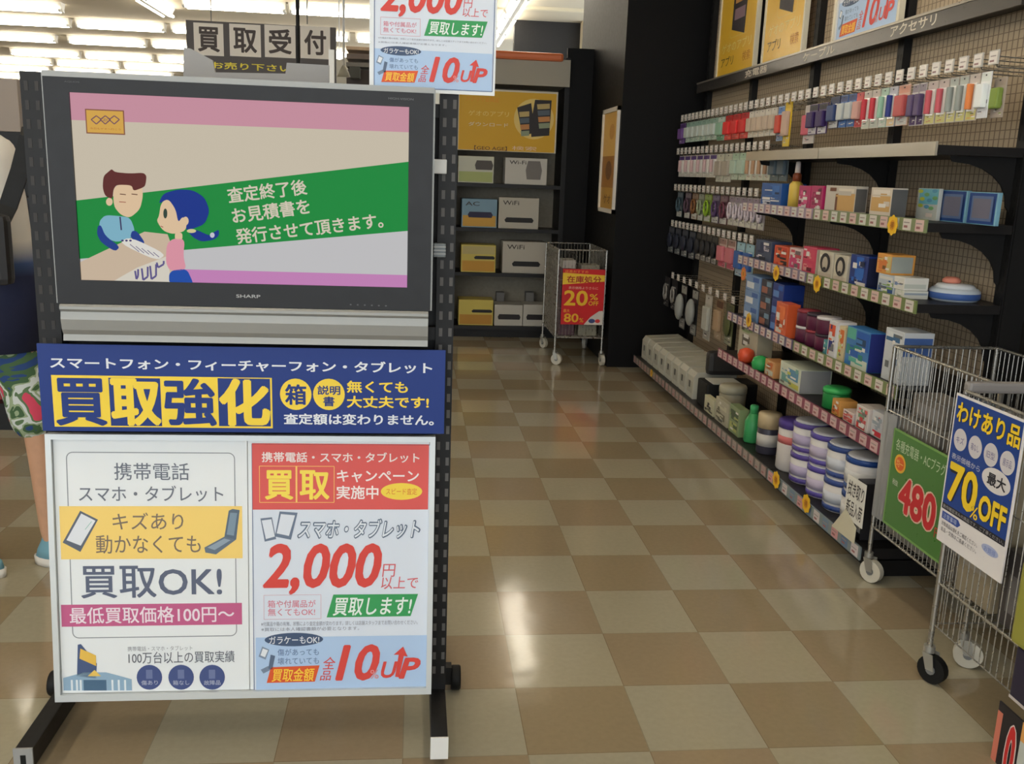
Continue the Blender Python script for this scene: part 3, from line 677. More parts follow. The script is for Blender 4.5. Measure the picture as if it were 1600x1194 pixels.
so = skin_mesh('shorts', [(-1.40, 3.2, .90), (-1.40, 3.2, .81), (-1.30, 3.2, .74), (-1.275, 3.2, .58), (-1.262, 3.2, .44), (-1.47, 3.2, .74), (-1.49, 3.195, .58), (-1.495, 3.19, .45)],
          [(0, 1), (1, 2), (2, 3), (3, 4), (1, 5), (5, 6), (6, 7)], [(.11, .09), (.13, .11), (.095, .1), (.082, .085), (.074, .08), (.095, .1), (.082, .085), (.074, .08)], FLO, pe)
for (x, y, ang) in ((-1.185, 3.195, 172), (-1.50, 3.115, 168)):
    b = MB(); a = R(ang); d = Vector((-math.cos(a)*1.0, -math.sin(a), 0)); s = Vector((-d.y, d.x, 0)); o = Vector((x, y, 0))
    def ring(z, k): return [o+d*(.135*k*math.cos(2*math.pi*i/20)+.015)+s*((.05-.008*math.cos(2*math.pi*i/20))*k*math.sin(2*math.pi*i/20))+Vector((0, 0, z)) for i in range(20)]
    def loft(b, rs, m):
        vs = [p for r_ in rs for p in r_]; n = 20; fs = [(k*n+i, k*n+(i+1) % n, (k+1)*n+(i+1) % n, (k+1)*n+i) for k in range(len(rs)-1) for i in range(n)]
        fs += [list(range(n))[::-1], [(len(rs)-1)*n+i for i in range(n)]]; b.add(vs, fs, m, True)
    loft(b, [ring(.001, 1), ring(.03, 1.02)], M('shoe_sole', (222, 216, 206), .6))
    up = MB(); rs = [ring(.03, .97), ring(.055, .92)]
    rs.append([p-d*.02 for p in ring(.085, .66)]); rs.append([p-d*.045 for p in ring(.11, .42)])
    loft(up, rs, M('shoe_canvas', (112, 158, 172), .8))
    sh_ = up.build('shoe', pe); b.build('sole', sh_)
b = MB()
HAIR = M('dark_hair', (44, 32, 28), .6)
b.lathe((-1.52, 3.175, 1.66), [(.05, -.09), (.09, -.05), (.1, 0), (.095, .06), (.06, .115), (.01, .13)], HAIR, 18); b.build('hair', pe)
st_ = MB(); pts = [at(47, 196, Y=3.10), at(44, 214, Y=3.06), at(30, 268, Y=3.05), at(12, 322, Y=3.04), at(-8, 362, Y=3.0)]
for p, q in zip(pts[:-1], pts[1:]):
    p, q = Vector(p), Vector(q); w = (q-p).cross(Vector((0, 1, 0))).normalized()*.026; st_.prism([p-w, q-w, q+w, p+w], (0, .008, 0), RUBBER)
bg = thing('shoulder_bag', 'black shoulder bag slung across the back of the person', 'bag', (-1.54, 3.03, .9))
st_.build('strap', bg)
b = MB(); q = at(17, 335, Y=2.98); b.box((q.x-.24, 2.93, q.z-.21), (q.x, 2.99, q.z), M('bag_black', (24, 22, 24), .6), .02); b.build('body', bg)

# ---------------------------------------------------------------- end shelf at the back of the aisle
BY = 7.95
bs = thing('end_shelf', 'black end shelf with orange top strip at the back of the aisle', 'shelf', (.76, 8.1, 0))
bx0, bx1 = .335, 1.205
BG = M('shelf_back_grey', (150, 142, 126), .7, noise=.08)
b = MB(); b.box((bx0, 8.33, 0), (bx1, 8.36, 2.3), BG); b.build('back_panel', bs)
for x in (bx0-.04, bx1-.005):
    b = MB(); b.box((x, BY, 0), (x+.04, 8.36, 2.32), BLACK); b.build('side_panel', bs)
for z in (.10, .555, .93, 1.297):
    b = MB(); b.box((bx0, BY-.005, z-.03), (bx1, 8.33, z), DARK); b.build('shelf_board', bs)
b = MB(); b.box((bx0, BY+.03, 0), (bx1, BY+.05, .08), BLACK); b.build('plinth', bs)
b = MB(); b.box((bx0-.04, BY-.03, 2.09), (bx1+.03, 8.36, 2.30), M('header_grey', (164, 157, 140), .5)); b.build('header', bs)
p = at(716, 80, Y=BY-.03); q = at(880, 97, Y=BY-.03)
b = MB(); b.box((bx0-.05, BY-.06, q.z+.0), (q.x, 8.36, p.z+.02), M('orange_strip', (214, 112, 62), .4), .02); b.build('top_strip', bs)
p = at(717, 137, Y=BY-.02); q = at(868, 240, Y=BY-.02)
yp = Sheet((p.x, BY-.02, q.z), (1, 0, 0), (0, 0, 1)); YL = (222, 172, 44)
yp.mb.box((p.x, BY-.02, q.z), (q.x, BY-.012, p.z), P((214, 206, 186)))
yp.prect(718, 140, 866, 239, YL, 1)
yp.ptext('ゲオのアプリ', 732, 172, 795, 183, (240, 214, 120), 2, .01); yp.ptext('ダウンロード', 732, 190, 794, 199, (240, 232, 208), 2, .0)
yp.ptext('アプリで会員証', 728, 150, 780, 160, (232, 150, 40), 2, .0)
yp.ptext('【GEO AGE】', 741, 227, 792, 236, (100, 66, 40), 2, .01); yp.ptext('検索', 800, 228, 838, 236, (240, 210, 180), 2, 0)
yp.pell(834, 186, 30, 33, (236, 206, 120), 2)
for pts, k in (([(808, 168), (830, 161), (836, 207), (816, 213)], 3), ([(836, 156), (862, 157), (858, 212), (830, 214), (830, 190)], 5)):
    yp.ppoly(pts, (50, 44, 44), k)
    x0, y0 = pts[0]; w = pts[1][0]-x0
    for j, c in enumerate(((196, 170, 110), (90, 100, 110), (206, 140, 80), (150, 160, 130))):
        yp.ppoly([(x0+3+j*.8, y0+7+j*10), (x0+w-3, y0+6+j*10), (x0+w-3, y0+14+j*10), (x0+4+j*.8, y0+15+j*10)], c, k+1)
tag(yp.mb.build('poster', None, (p.x, BY, q.z)), 'yellow poster showing two phones at the top of the end shelf', 'poster')
def device_box(x0, y0, x1, y1, base, label, dev=(30, 28, 34), band=None, band2=None, z0=None, dep=.22, mark=None, Y=BY+.02, blob=(.2, .35, .85, .55), group=None, side=None):
    p = at(x0, y0, Y=Y); q = at(x1, y1, Y=Y); zb = z0 if z0 is not None else q.z
    s = Sheet((p.x, Y, zb), (1, 0, 0), (0, 0, 1)); w, h = q.x-p.x, p.z-zb; s.mb.box((p.x, Y, zb), (q.x, Y+dep, p.z), P(base), .003)
    if band: s.rect(.03*w, .04*h, .97*w, .42*h, band, 1)
    if band2: s.rect(.03*w, .66*h, .97*w, .95*h, band2, 1)
    a, b_, c, d = blob; s.poly([(a*w, b_*h), (c*w, b_*h), (c*w+.03*w, (b_+d)/2*h), (c*w-.02*w, d*h), (a*w+.02*w, d*h), (a*w-.03*w, (b_+d)/2*h)], dev, 2)
    if mark: s.text(mark, .1*w, .76*h, .5*w, .9*h, (70, 64, 60), 2, .01)
    return tag(s.mb.build('product_box', None, (p.x, Y, zb)), label, 'box', group)
device_box(716, 243, 771, 283, (206, 206, 188), 'white and green box on the top board of the end shelf', (90, 84, 80), (176, 186, 120), z0=1.2985, blob=(.5, .5, .95, .85))
device_box(790, 246, 854, 281, (204, 200, 190), 'white box with grey device picture on the top board of the end shelf', (128, 122, 116), z0=1.2985, blob=(.52, .2, .85, .9), mark='Wi-Fi')
device_box(722, 310, 776, 352, (128, 160, 180), 'blue and yellow router box on the second board of the end shelf', (44, 40, 70), (206, 160, 70), z0=.9315, mark='AC')
device_box(780, 308, 841, 352, (190, 184, 170), 'grey white router box on the second board of the end shelf', (34, 32, 32), z0=.9315, blob=(.18, .2, .85, .36), mark='WiFi')
device_box(721, 382, 774, 418, (206, 188, 96), 'yellow router box on the third board of the end shelf', (34, 32, 32), (200, 150, 60), (190, 176, 120), z0=.5565, blob=(.4, .48, .95, .6))
device_box(786, 377, 852, 420, (186, 180, 168), 'grey white router box on the third board of the end shelf', (34, 32, 32), z0=.5565, blob=(.25, .22, .85, .38), mark='WiFi')
device_box(717, 468, 770, 505, (206, 188, 96), 'yellow router box on the bottom board of the end shelf', (34, 32, 32), (190, 140, 60), z0=.1015, blob=(.4, .5, .95, .62))
device_box(773, 476, 816, 504, (190, 186, 176), 'left of two low white router boxes on the bottom board', (40, 36, 36), z0=.1015, blob=(.15, .3, .9, .55))
device_box(818, 476, 858, 504, (190, 186, 176), 'right of two low white router boxes on the bottom board', (40, 36, 36), z0=.1015, blob=(.15, .3, .9, .55))
device_box(776, 457, 788, 470, (120, 118, 116), 'small grey box behind the left low white router box', (80, 80, 80), z0=.1015, Y=BY+.25, dep=.1)
device_box(822, 457, 834, 470, (120, 118, 116), 'small grey box behind the right low white router box', (80, 80, 80), z0=.1015, Y=BY+.25, dep=.1)
b = MB(); b.box((1.215, BY+.02, 0), (1.433, BY+.06, 2.4), M('black_board')); tag(b.build('partition_panel', None, (1.3, BY, 0)), 'tall black partition panel between the end shelf and the pillar', 'panel')

# framed poster on the side of the pillar
fp = thing('framed_poster', 'narrow-looking framed yellow poster on the side of the black pillar', 'poster', (1.43, 7.05, 1.12))
px1 = 1.432
b = MB()
y0, y1, z0, z1 = 6.79, 7.36, 1.125, 1.88
for a, c in (((px1-.02, y0, z0), (px1, y0+.03, z1)), ((px1-.02, y1-.03, z0), (px1, y1, z1)), ((px1-.02, y0, z0), (px1, y1, z0+.03)), ((px1-.02, y0, z1-.03), (px1, y1, z1))): b.box(a, c, M('frame_white', (224, 216, 202), .4))
b.build('frame', fp)
s = Sheet((px1-.006, y1-.03, z0+.03), (0, -1, 0), (0, 0, 1)); w, h = y1-y0-.06, z1-z0-.06
s.mb.box((px1-.006, y0+.03, z0+.03), (px1-.001, y1-.03, z1-.03), P((222, 176, 96)))
s.rect(.05*w, .0*h, .95*w, .22*h, (196, 150, 70), 1); s.rect(.0*w, .22*h, w, .55*h, (168, 116, 52), 1); s.ell(.5*w, .4*h, .22*w, .1*h, (120, 80, 46), 2); s.ell(.6*w, .8*h, .18*w, .08*h, (206, 150, 80), 2)
s.text('ゲオ', .25*w, .05*h, .75*w, .15*h, (110, 70, 40), 3, .01)
s.mb.build('print', fp)

# ---------------------------------------------------------------- wall shelving on the right
GX = 2.03
YB = [3.03, 3.93, 4.83, 5.73, 6.63]
def panel_material():
    m = bpy.data.materials.new('mesh_back_panel'); m.use_nodes = True; nt = m.node_tree; L = nt.links; bs = nt.nodes['Principled BSDF']; N = nt.nodes.new
    tc = N('ShaderNodeTexCoord'); sc_ = N('ShaderNodeVectorMath'); sc_.operation = 'SCALE'; sc_.inputs['Scale'].default_value = 1/.03; L.new(tc.outputs['Object'], sc_.inputs[0])
    fr_ = N('ShaderNodeVectorMath'); fr_.operation = 'FRACTION'; L.new(sc_.outputs['Vector'], fr_.inputs[0]); sx = N('ShaderNodeSeparateXYZ'); L.new(fr_.outputs['Vector'], sx.inputs[0])
    outs = []
    for ax, w in (('Y', .2), ('Z', .1)):
        l = N('ShaderNodeMath'); l.operation = 'LESS_THAN'; l.inputs[1].default_value = w; L.new(sx.outputs[ax], l.inputs[0]); outs.append(l)
    mx = N('ShaderNodeMath'); mx.operation = 'MAXIMUM'; L.new(outs[0].outputs[0], mx.inputs[0]); L.new(outs[1].outputs[0], mx.inputs[1])
    c = N('ShaderNodeMix'); c.data_type = 'RGBA'; c.inputs['A'].default_value = lin((178, 160, 134)); c.inputs['B'].default_value = lin((120, 104, 86)); L.new(mx.outputs[0], c.inputs['Factor'])
    L.new(c.outputs['Result'], bs.inputs['Base Color']); bs.inputs['Roughness'].default_value = .6
    return m
PANEL = panel_material()
gd = thing('wall_shelving', 'long black wall shelving with pegboard back along the right side', 'shelving', (GX, 4.83, 0))
for i in range(4):
    b = MB(); b.box((GX, YB[i]+.025, .1), (GX+.02, YB[i+1]-.025, 2.95), PANEL); b.build('back_panel', gd)
for y in YB:
    b = MB(); b.box((GX-.035, y-.025, 0), (GX+.02, y+.025, 2.95), BLACK)
    for k in (-.011, .011):
        for j in range(58): b.box((GX-.0355, y+k-.003, .1+j*.05), (GX-.035, y+k+.003, .125+j*.05), RUBBER)
    b.build('upright', gd)
b = MB(); b.box((1.68, YB[0], 0), (GX, YB[4], .06), BLACK); b.build('plinth', gd)
b = MB(); b.box((GX-.03, YB[0]-.03, 0), (GX+.05, YB[0]-.0255, 2.95), BLACK); b.build('end_panel', gd)

PINK = (206, 176, 170); LIL = (150, 130, 170); GRN = (112, 132, 70); TW = (206, 198, 190); MAG = (128, 50, 74)
def shelf(i, xf, z, rail_h=.042, tick=None, strip=(60, 56, 54), clear=False, t=.03, bracket=True, tw=.055, xb=None):
    y0, y1 = YB[i]+.004, YB[i+1]-.004
    if i == 0: y0 = YB[0]-.02
    b = MB(); b.box((xf+.006, y0, z-t), (xb or GX-.001, y1, z), DARK); s_ = b.build('shelf', gd)
    r = MB(); rz0 = z-t-.004
    if clear: r.box((xf-.003, y0, rz0), (xf+.005, y1, rz0+rail_h), M('acrylic_rail', (168, 160, 146), .12, spec=.8))
    else: r.box((xf, y0, rz0), (xf+.006, y1, rz0+rail_h), P(strip, .35))
    r.build('price_rail', s_)
    if tick:
        n = int((y1-y0)/(tw*1.45)); 
        for k in range(n):
            c = tick[k % len(tick)]
            yc = y1-(k+.5)*(y1-y0)/n
            q = MB(); sh = Sheet((xf, yc+tw/2, rz0+.003), (0, -1, 0), (0, 0, 1), q)
            sh.rect(0, 0, tw, rail_h-.006, c, 1); sh.rect(tw*.15, .008, tw*.6, .016, (150, 96, 96), 2); sh.rect(tw*.1, .024, tw*.8, .028, (150, 140, 136), 2)
            q.build('price_ticket', s_)
    if bracket:
        for y in ((YB[i]+.012, YB[i+1]-.012) if i == 0 else (YB[i+1]-.012,)):
            q = MB(); pts = [(GX-.035, y, z-t-.001), (xf+.07, y, z-t-.001), (xf+.08, y, z-t-.02)]
            for k in range(7):
                a = R(90*k/6); pts.append((GX-.05-(GX-.05-xf-.09)*(1-math.sin(a)), y, z-t-.022-.14*(1-math.cos(a))))
            pts.append((GX-.035, y, z-t-.18))
            q.prism(pts, (0, .006, 0), BLACK); q.build('bracket', s_)
    return s_
# header ledge carrying the posters
for i in range(4):
    b = MB(); b.box((1.935, YB[i], 1.985), (GX-.001, YB[i+1], 2.0), DARK); s_ = b.build('ledge', gd)
    r = MB(); r.box((1.925, YB[i], 1.972), (1.935, YB[i+1], 2.035), M('ledge_rail', (70, 66, 62), .3, metal=.4)); r.box((1.921, YB[i], 2.03), (1.937, YB[i+1], 2.04), M('ledge_edge', (150, 142, 130), .3, metal=.5)); r.build('ledge_rail', s_)
for t_, pts in (('充電器', [(1165, 105), (1200, 92)]), ('ケーブル', [(1255, 84), (1305, 66)]), ('アクセサリ', [(1392, 42), (1465, 14)])):
    p = at(*pts[0], X=1.924); q = at(*pts[1], X=1.924)
    s = Sheet((1.9245, p.y, 1.98), (0, -1, 0), (0, 0, 1)); s.text(t_, 0, .004, p.y-q.y, .046, (214, 206, 190), 1, .02)
    s.mb.build('ledge_sign', gd)
for i in (0, 1): shelf(i, 1.69, 1.525, .045, clear=True)
for i in (0, 1): shelf(i, 1.69, 1.272, .045, tick=[TW, PINK, (200, 200, 192)], strip=((126, 120, 116), (150, 132, 150))[i] if i else (120, 132, 92))
for i in (0, 1): shelf(i, 1.69, 1.0, .045, tick=[TW, PINK], strip=(112, 126, 74) if i == 0 else (120, 108, 132))
for i in (0, 1): shelf(i, 1.66, .70, .045, tick=[PINK, TW], strip=(112, 126, 74) if i == 0 else (92, 80, 110))
for i in (0, 1): shelf(i, 1.625, .498, .045, tick=[(200, 170, 168)], strip=MAG)
for i in range(4): shelf(i, 1.60, .115, .05, tick=[(170, 140, 136), (160, 146, 138)] if i else [(206, 150, 150), (96, 120, 150), (200, 190, 190), (110, 130, 150)], strip=((120, 132, 134), (96, 90, 84), (92, 88, 80), (80, 76, 70))[i], bracket=False, t=.04)

# posters standing on the ledge
def ledge_poster(x0, x1, ym, zt, kind, label):
    y1 = at(x0, ym, X=1.955).y; y0 = at(x1, ym, X=1.955).y; zb = 2.0005
    t = thing('standing_poster', label, 'poster', (1.96, (y0+y1)/2, zb))
    w, h = y1-y0, zt-zb
    b = MB()
    for a, c in (((1.955, y0, zb), (1.98, y0+.02, zt)), ((1.955, y1-.02, zb), (1.98, y1, zt)), ((1.955, y0+.02, zb), (1.98, y1-.02, zb+.02)), ((1.955, y0+.02, zt-.02), (1.98, y1-.02, zt))): b.box(a, c, M('poster_border', (222, 214, 190), .4))
    b.build('frame', t)
    s = Sheet((1.962, y1-.02, zb+.02), (0, -1, 0), (0, 0, 1)); w -= .04; h -= .04; s.mb.box((1.962, y0+.02, zb+.02), (1.975, y1-.02, zt-.02), P((236, 188, 56) if kind == 'y' else (214, 218, 224), .3))
    if kind == 'y':
        s.rrect(.3*w, .3*h, .8*w, .95*h, .03, .004, (236, 206, 120), 1)
        s.poly([(.34*w, .36*h), (.7*w, .3*h), (.76*w, .95*h), (.36*w, .95*h)], (52, 46, 50), 2)
        for j, c in enumerate(((150, 120, 130), (200, 150, 80), (110, 120, 140), (180, 170, 120))): s.rect(.4*w, (.42+j*.12)*h, .68*w, (.5+j*.12)*h, c, 3)
        s.text('アプリ', .1*w, .1*h, .45*w, .17*h, (90, 70, 36), 2, .01); s.text('検索', .7*w, .1*h, .9*w, .17*h, (190, 120, 40), 2, 0)
        s.text('ゲオのアプリ', .1*w, .2*h, .9*w, .27*h, (246, 226, 150), 2, .005)
    else:
        def q(x, y): return ((x-386)/288*w, (1086-y)/403*h)
        campaign(s, q)
    s.mb.build('print', t)
ledge_poster(1122, 1180, 60, 2.86, 'y', 'yellow phone poster on the ledge, the one nearest the black pillar')
ledge_poster(1193, 1256, 40, 2.86, 'y', 'yellow phone poster on the ledge, next to the white campaign poster')
ledge_poster(1302, 1404, 25, 2.90, 'w', 'white campaign poster with red figures on the ledge of the wall shelving')

# hooks with price tickets
def make_hook():
    t = thing('display_hook', 'hook', 'hook', (GX, 0, 0))
    b = MB(); b.tube([(GX-.001, 0, .0), (GX-.2, 0, .004), (GX-.206, 0, .016)], .0025, CHROME, 5); b.tube([(GX-.001, 0, .03), (GX-.212, 0, .036)], .002, CHROME, 5); b.build('wire', t)
    q = MB(); q.box((GX-.217, -.025, .010), (GX-.212, .025, .054), M('ticket_holder', (196, 192, 184), .25))
    s = Sheet((GX-.217, .023, .012), (0, -1, 0), (0, 0, 1), q); s.rect(.002, .002, .044, .038, (226, 220, 214), 1); s.rect(.006, .006, .030, .012, (150, 120, 120), 2); s.rect(.008, .022, .038, .026, (170, 160, 156), 2)
    q.build('price_ticket', t)
    return t
def copy_tree(r):
    c = r.copy(); COL.objects.link(c)
    for ch in list(r.children):
        d = ch.copy(); COL.objects.link(d); d.parent = c
    return c
hook0 = None
ORD = ['first', 'second', 'third', 'fourth', 'fifth', 'sixth', 'seventh', 'eighth', 'ninth', 'tenth', 'eleventh', 'twelfth', 'thirteenth', 'fourteenth', 'fifteenth', 'sixteenth', 'seventeenth', 'eighteenth', 'nineteenth', 'twentieth']
ROWS = {1: ('top peg row', 1.765), 2: ('second peg row', 1.545), 3: ('third peg row', 1.30), 4: ('fourth peg row', 1.05), 5: ('lowest peg row', .69)}
def hooks(row, ys):
    global hook0
    for k, y in enumerate(ys):
        o = copy_tree(hook0) if hook0 else make_hook()
        if hook0 is None: hook0 = o
        o.location = (GX, y, ROWS[row][1])
        tag(o, 'wire hook with white price ticket in the %s of the right wall' % ROWS[row][0], 'hook', 'price ticket hooks in the %s' % ROWS[row][0])

# hanging goods
rnd = random.Random(11)
def busy(s, a, b, c, d, cols, n, k):
    """small print: little blocks and lines in the sheet's own colours"""
    for i in range(n):
        w, h = (c-a)*rnd.uniform(.12, .5), (d-b)*rnd.uniform(.04, .2)
        x, y = a+rnd.random()*(c-a-w), b+rnd.random()*(d-b-h)
        s.rect(x, y, x+w, y+h, cols[i % len(cols)], k+.04*i)
def make_pack(w, h, d, card, band, top, item, kind):
    t = thing('hanging_pack', 'pack', 'pack', (0, 0, 0))
    b = MB(); s = Sheet((0, w/2, -h), (0, -1, 0), (0, 0, 1), b); b.box((0, -w/2, -h), (.004, w/2, 0), P(card, .35), 0)
    s.rect(.03*w, .02*h, .97*w, .24*h, band, 1); s.rect(.03*w, .80*h, .97*w, .97*h, top, 1)
    busy(s, .05*w, .05*h, .95*w, .22*h, (band, item, (226, 222, 216), (70, 66, 72)), 7, 2); busy(s, .08*w, .27*h, .92*w, .78*h, (card, item, top, (228, 224, 218), (92, 84, 88)), 12, 1); s.ell(.5*w, .93*h, .08*w, .02*h, (60, 56, 54), 2, 10)
    b.build('card', t)
    q = MB()
    if kind == 'box': q.box((-d, -w*.4, -h*.78), (-.0005, w*.4, -h*.26), P(item, .25), min(.006, w*.1))
    elif kind == 'pen': q.cyl((-d*.6, 0, -h*.76), (-d*.6, 0, -h*.22), min(d*.5, w*.22), P(item, .25), 10); q.box((-.004, -w*.36, -h*.8), (-.0005, w*.36, -h*.2), M('blister_clear', (226, 226, 222), .15))
    elif kind == 'coil':
        n = 14; pts = [(-d*.5-.002*(i % 2), w*.3*math.cos(2*math.pi*i/n), -h*.5+h*.26*math.sin(2*math.pi*i/n)) for i in range(n+1)]
        q.tube(pts, min(.007, w*.1), P(item, .4), 6); q.box((-d*.75, -w*.12, -h*.72), (-.0005, w*.12, -h*.6), P(item, .4))
    elif kind == 'bag':
        bm = bmesh.new(); bmesh.ops.create_uvsphere(bm, u_segments=10, v_segments=7, radius=1); bm.verts.index_update()
        q.add([(v.co.x*d*.6-d*.55, v.co.y*w*.44, v.co.z*h*.3-h*.5) for v in bm.verts], [[v.index for v in f.verts] for f in bm.faces], P(item, .3), True); bm.free()
    q.build('content', t)
    return t
def run(row, x0, x1, ym, n, ztop, h, desc, cols, kind='box', X=1.835, d=.022, wf=.88, cat='pack', extra=''):
    y1 = at(x0, ym, X=X).y; y0 = at(x1, ym, X=X).y; st_ = (y1-y0)/n
    src = None; ys = []
    for k in range(n):
        y = y1-(k+.5)*st_; ys.append(y)
        o = copy_tree(src) if src else make_pack(min(st_*wf, .13), h, d, *cols, kind)
        if src is None: src = o
        o.location = (X, y, ztop)
        lab = ('%s in the %s' % (desc, ROWS[row][0])) if n == 1 else ('%s, %s of %s from the pillar, %s' % (desc, ORD[k], ('', '', 'two', 'three', 'four', 'five', 'six', 'seven', 'eight')[n], ROWS[row][0]))
        tag(o, lab, cat, None if n == 1 else '%s in the %s' % (desc+'s', ROWS[row][0]))
    return ys
BLK = (36, 34, 38)
hooks(1, [2.96+i*.0855 for i in range(43)])
hooks(2, [4.88+i*.0955 for i in range(19)])
hooks(3, [4.98+i*.0955 for i in range(18)])
hooks(4, [4.99+i*.0955 for i in range(18)])
hooks(5, [5.20+i*.145 for i in range(10)])
Z1_ = 1.765; wht = (206, 200, 188); mint = (160, 186, 170)
run(1, 1061, 1072, 205, 1, Z1_, .135, 'purple hanging pack at the pillar end', [(112, 80, 140), (130, 100, 160), (90, 60, 120), (120, 84, 150)])
run(1, 1072, 1121, 200, 6, Z1_, .13, 'mint green hanging pack', [mint, (186, 204, 190), (140, 170, 156), (196, 206, 200)])
run(1, 1121, 1133, 195, 1, Z1_, .14, 'mint and green hanging pack beside the red packs', [mint, (110, 160, 124), (200, 210, 200), (150, 190, 165)])
run(1, 1133, 1170, 190, 3, Z1_, .14, 'bright red hanging pack', [(206, 40, 44), (226, 96, 84), (180, 36, 40), (216, 50, 50)])
run(1, 1170, 1214, 185, 5, Z1_, .14, 'white hanging pack with brown picture', [wht, (224, 216, 200), (214, 208, 196), (196, 176, 156)])
run(1, 1215, 1225, 185, 1, Z1_, .17, 'light blue hanging card with red patch', [(150, 176, 206), (120, 140, 170), (90, 130, 190), (206, 76, 60)])
run(1, 1225, 1236, 190, 1, Z1_+.03, .23, 'tall yellow hanging card', [(224, 190, 50), (230, 200, 70), (216, 180, 40), (200, 170, 150)])
run(1, 1244, 1288, 190, 1, Z1_-.01, .18, 'large white hanging pack with pink label', [(206, 196, 188), (214, 206, 200), (196, 190, 184), (206, 90, 110)], X=1.87)
run(1, 1264, 1294, 178, 2, Z1_-.02, .135, 'dark purple hanging pack with white label', [(62, 40, 96), (206, 200, 206), (36, 32, 40), (56, 36, 90)], X=1.825)
run(1, 1296, 1312, 170, 1, Z1_, .135, 'navy hanging pack with white label', [(40, 52, 90), (206, 206, 206), (50, 60, 90), (60, 76, 120)])
run(1, 1312, 1337, 170, 2, Z1_, .135, 'blue hanging pack with pale label', [(64, 100, 160), (44, 100, 170), (60, 76, 120), (190, 196, 196)])
run(1, 1337, 1349, 165, 1, Z1_, .14, 'red hanging pack beside the blue packs', [(190, 60, 66), (180, 50, 56), (206, 90, 90), (206, 160, 150)])
run(1, 1349, 1375, 160, 2, Z1_, .15, 'white hanging pack with red stripe', [wht, (190, 196, 184), (200, 190, 180), (196, 60, 70)], 'pen')
run(1, 1375, 1388, 160, 1, Z1_, .15, 'pale mint hanging pack', [(176, 200, 184), (206, 210, 200), (170, 196, 180), (150, 190, 166)], 'pen')
run(1, 1388, 1402, 155, 1, Z1_, .15, 'white hanging pack with navy base', [(200, 200, 206), (216, 190, 150), (190, 190, 200), (50, 60, 130)], 'pen')
run(1, 1402, 1422, 155, 1, Z1_, .15, 'hanging pack with pink and brown picture', [(206, 170, 150), (206, 206, 200), (206, 150, 130), (190, 90, 90)])
run(1, 1424, 1446, 155, 2, Z1_-.005, .15, 'white hanging pack with deep purple side', [(196, 190, 190), (70, 44, 96), (150, 140, 150), (96, 80, 116)])
run(1, 1448, 1482, 150, 2, Z1_-.005, .15, 'clear pack with pink tip', [(190, 180, 172), (206, 200, 130), (190, 176, 172), (196, 90, 100)], 'pen')
run(1, 1482, 1512, 148, 2, Z1_-.005, .15, 'clear pack with grey tip', [(186, 180, 172), (206, 200, 130), (180, 186, 180), (150, 156, 150)], 'pen')
run(1, 1512, 1530, 145, 1, Z1_-.005, .15, 'clear hanging pack with orange tip', [(190, 180, 170), (206, 200, 120), (190, 180, 172), (220, 130, 70)], 'pen')
run(1, 1530, 1547, 142, 1, Z1_-.005, .145, 'glossy white hanging pack near the right end', [(228, 230, 230), (226, 228, 232), (220, 226, 222), (236, 240, 240)])
run(1, 1550, 1571, 148, 1, Z1_-.025, .125, 'clear hanging pack with green label at the right end', [(176, 164, 150), (186, 172, 160), (170, 156, 144), (130, 150, 70)], X=1.86)
Z2_ = 1.545
run(2, 1060, 1119, 268, 6, Z2_, .14, 'white hanging pack with purple header', [(206, 198, 190), (206, 206, 196), (92, 66, 130), (190, 160, 160)], 'pen')
run(2, 1119, 1143, 265, 2, Z2_, .165, 'plain cream hanging pack', [(200, 200, 184), (206, 206, 190), (196, 196, 176), (170, 160, 146)])
run(2, 1143, 1166, 262, 2, Z2_, .15, 'pale green hanging pack', [(186, 204, 182), (200, 210, 190), (170, 196, 172), (176, 196, 180)])
run(2, 1166, 1204, 262, 4, Z2_-.01, .14, 'pale hanging pack with brown dots', [(200, 204, 184), (206, 206, 190), (196, 200, 180), (176, 140, 110)], 'pen')
run(2, 1204, 1232, 260, 2, Z2_-.01, .14, 'smoky blue clear hanging pack', [(120, 132, 132), (110, 124, 126), (140, 150, 148), (110, 126, 136)])
Z3_ = 1.30
for x0, x1, c, nm in ((1055, 1068, (70, 90, 100), 'grey blue'), (1068, 1080, (90, 70, 84), 'plum'), (1080, 1090, (140, 96, 60), 'rust brown'), (1090, 1099, (150, 160, 130), 'pale green'), (1099, 1112, (140, 176, 50), 'lime green'), (1112, 1124, (92, 70, 110), 'violet'), (1124, 1138, (110, 60, 76), 'maroon')):
    run(3, x0, x1, 328, 1, Z3_, .17, '%s cable pack' % nm, [tuple(int(v*.7+20) for v in c), (196, 196, 190), tuple(int(v*.5+80) for v in c), c], 'coil', cat='cable pack')
run(3, 1138, 1196, 328, 6, Z3_, .165, 'white and lilac cable pack', [(176, 166, 166), (206, 204, 190), (150, 136, 150), (200, 190, 200)], 'coil', cat='cable pack')
Z4_ = 1.05
run(4, 1042, 1086, 395, 4, Z4_, .18, 'dark grey blue hanging pack', [(60, 64, 74), (120, 124, 124), (80, 82, 90), (44, 48, 62)], 'bag')
run(4, 1086, 1120, 400, 4, Z4_, .17, 'black hanging pack with pale base', [(60, 58, 58), (150, 146, 140), (80, 78, 72), (40, 40, 44)], 'bag')
run(4, 1121, 1149, 405, 2, Z4_, .17, 'pink and white hanging pack', [(200, 180, 170), (196, 90, 110), (160, 130, 120), (206, 120, 130)])
run(4, 1149, 1178, 405, 2, Z4_, .19, 'light blue hanging pack', [(150, 186, 200), (160, 180, 196), (170, 206, 214), (60, 100, 170)])
Z5_ = .69
run(5, 1024, 1058, 475, 3, Z5_, .21, 'black pack with pale cable loop', [(44, 42, 44), (56, 54, 54), (50, 48, 48), (150, 146, 140)], 'coil', X=1.83, cat='cable pack')
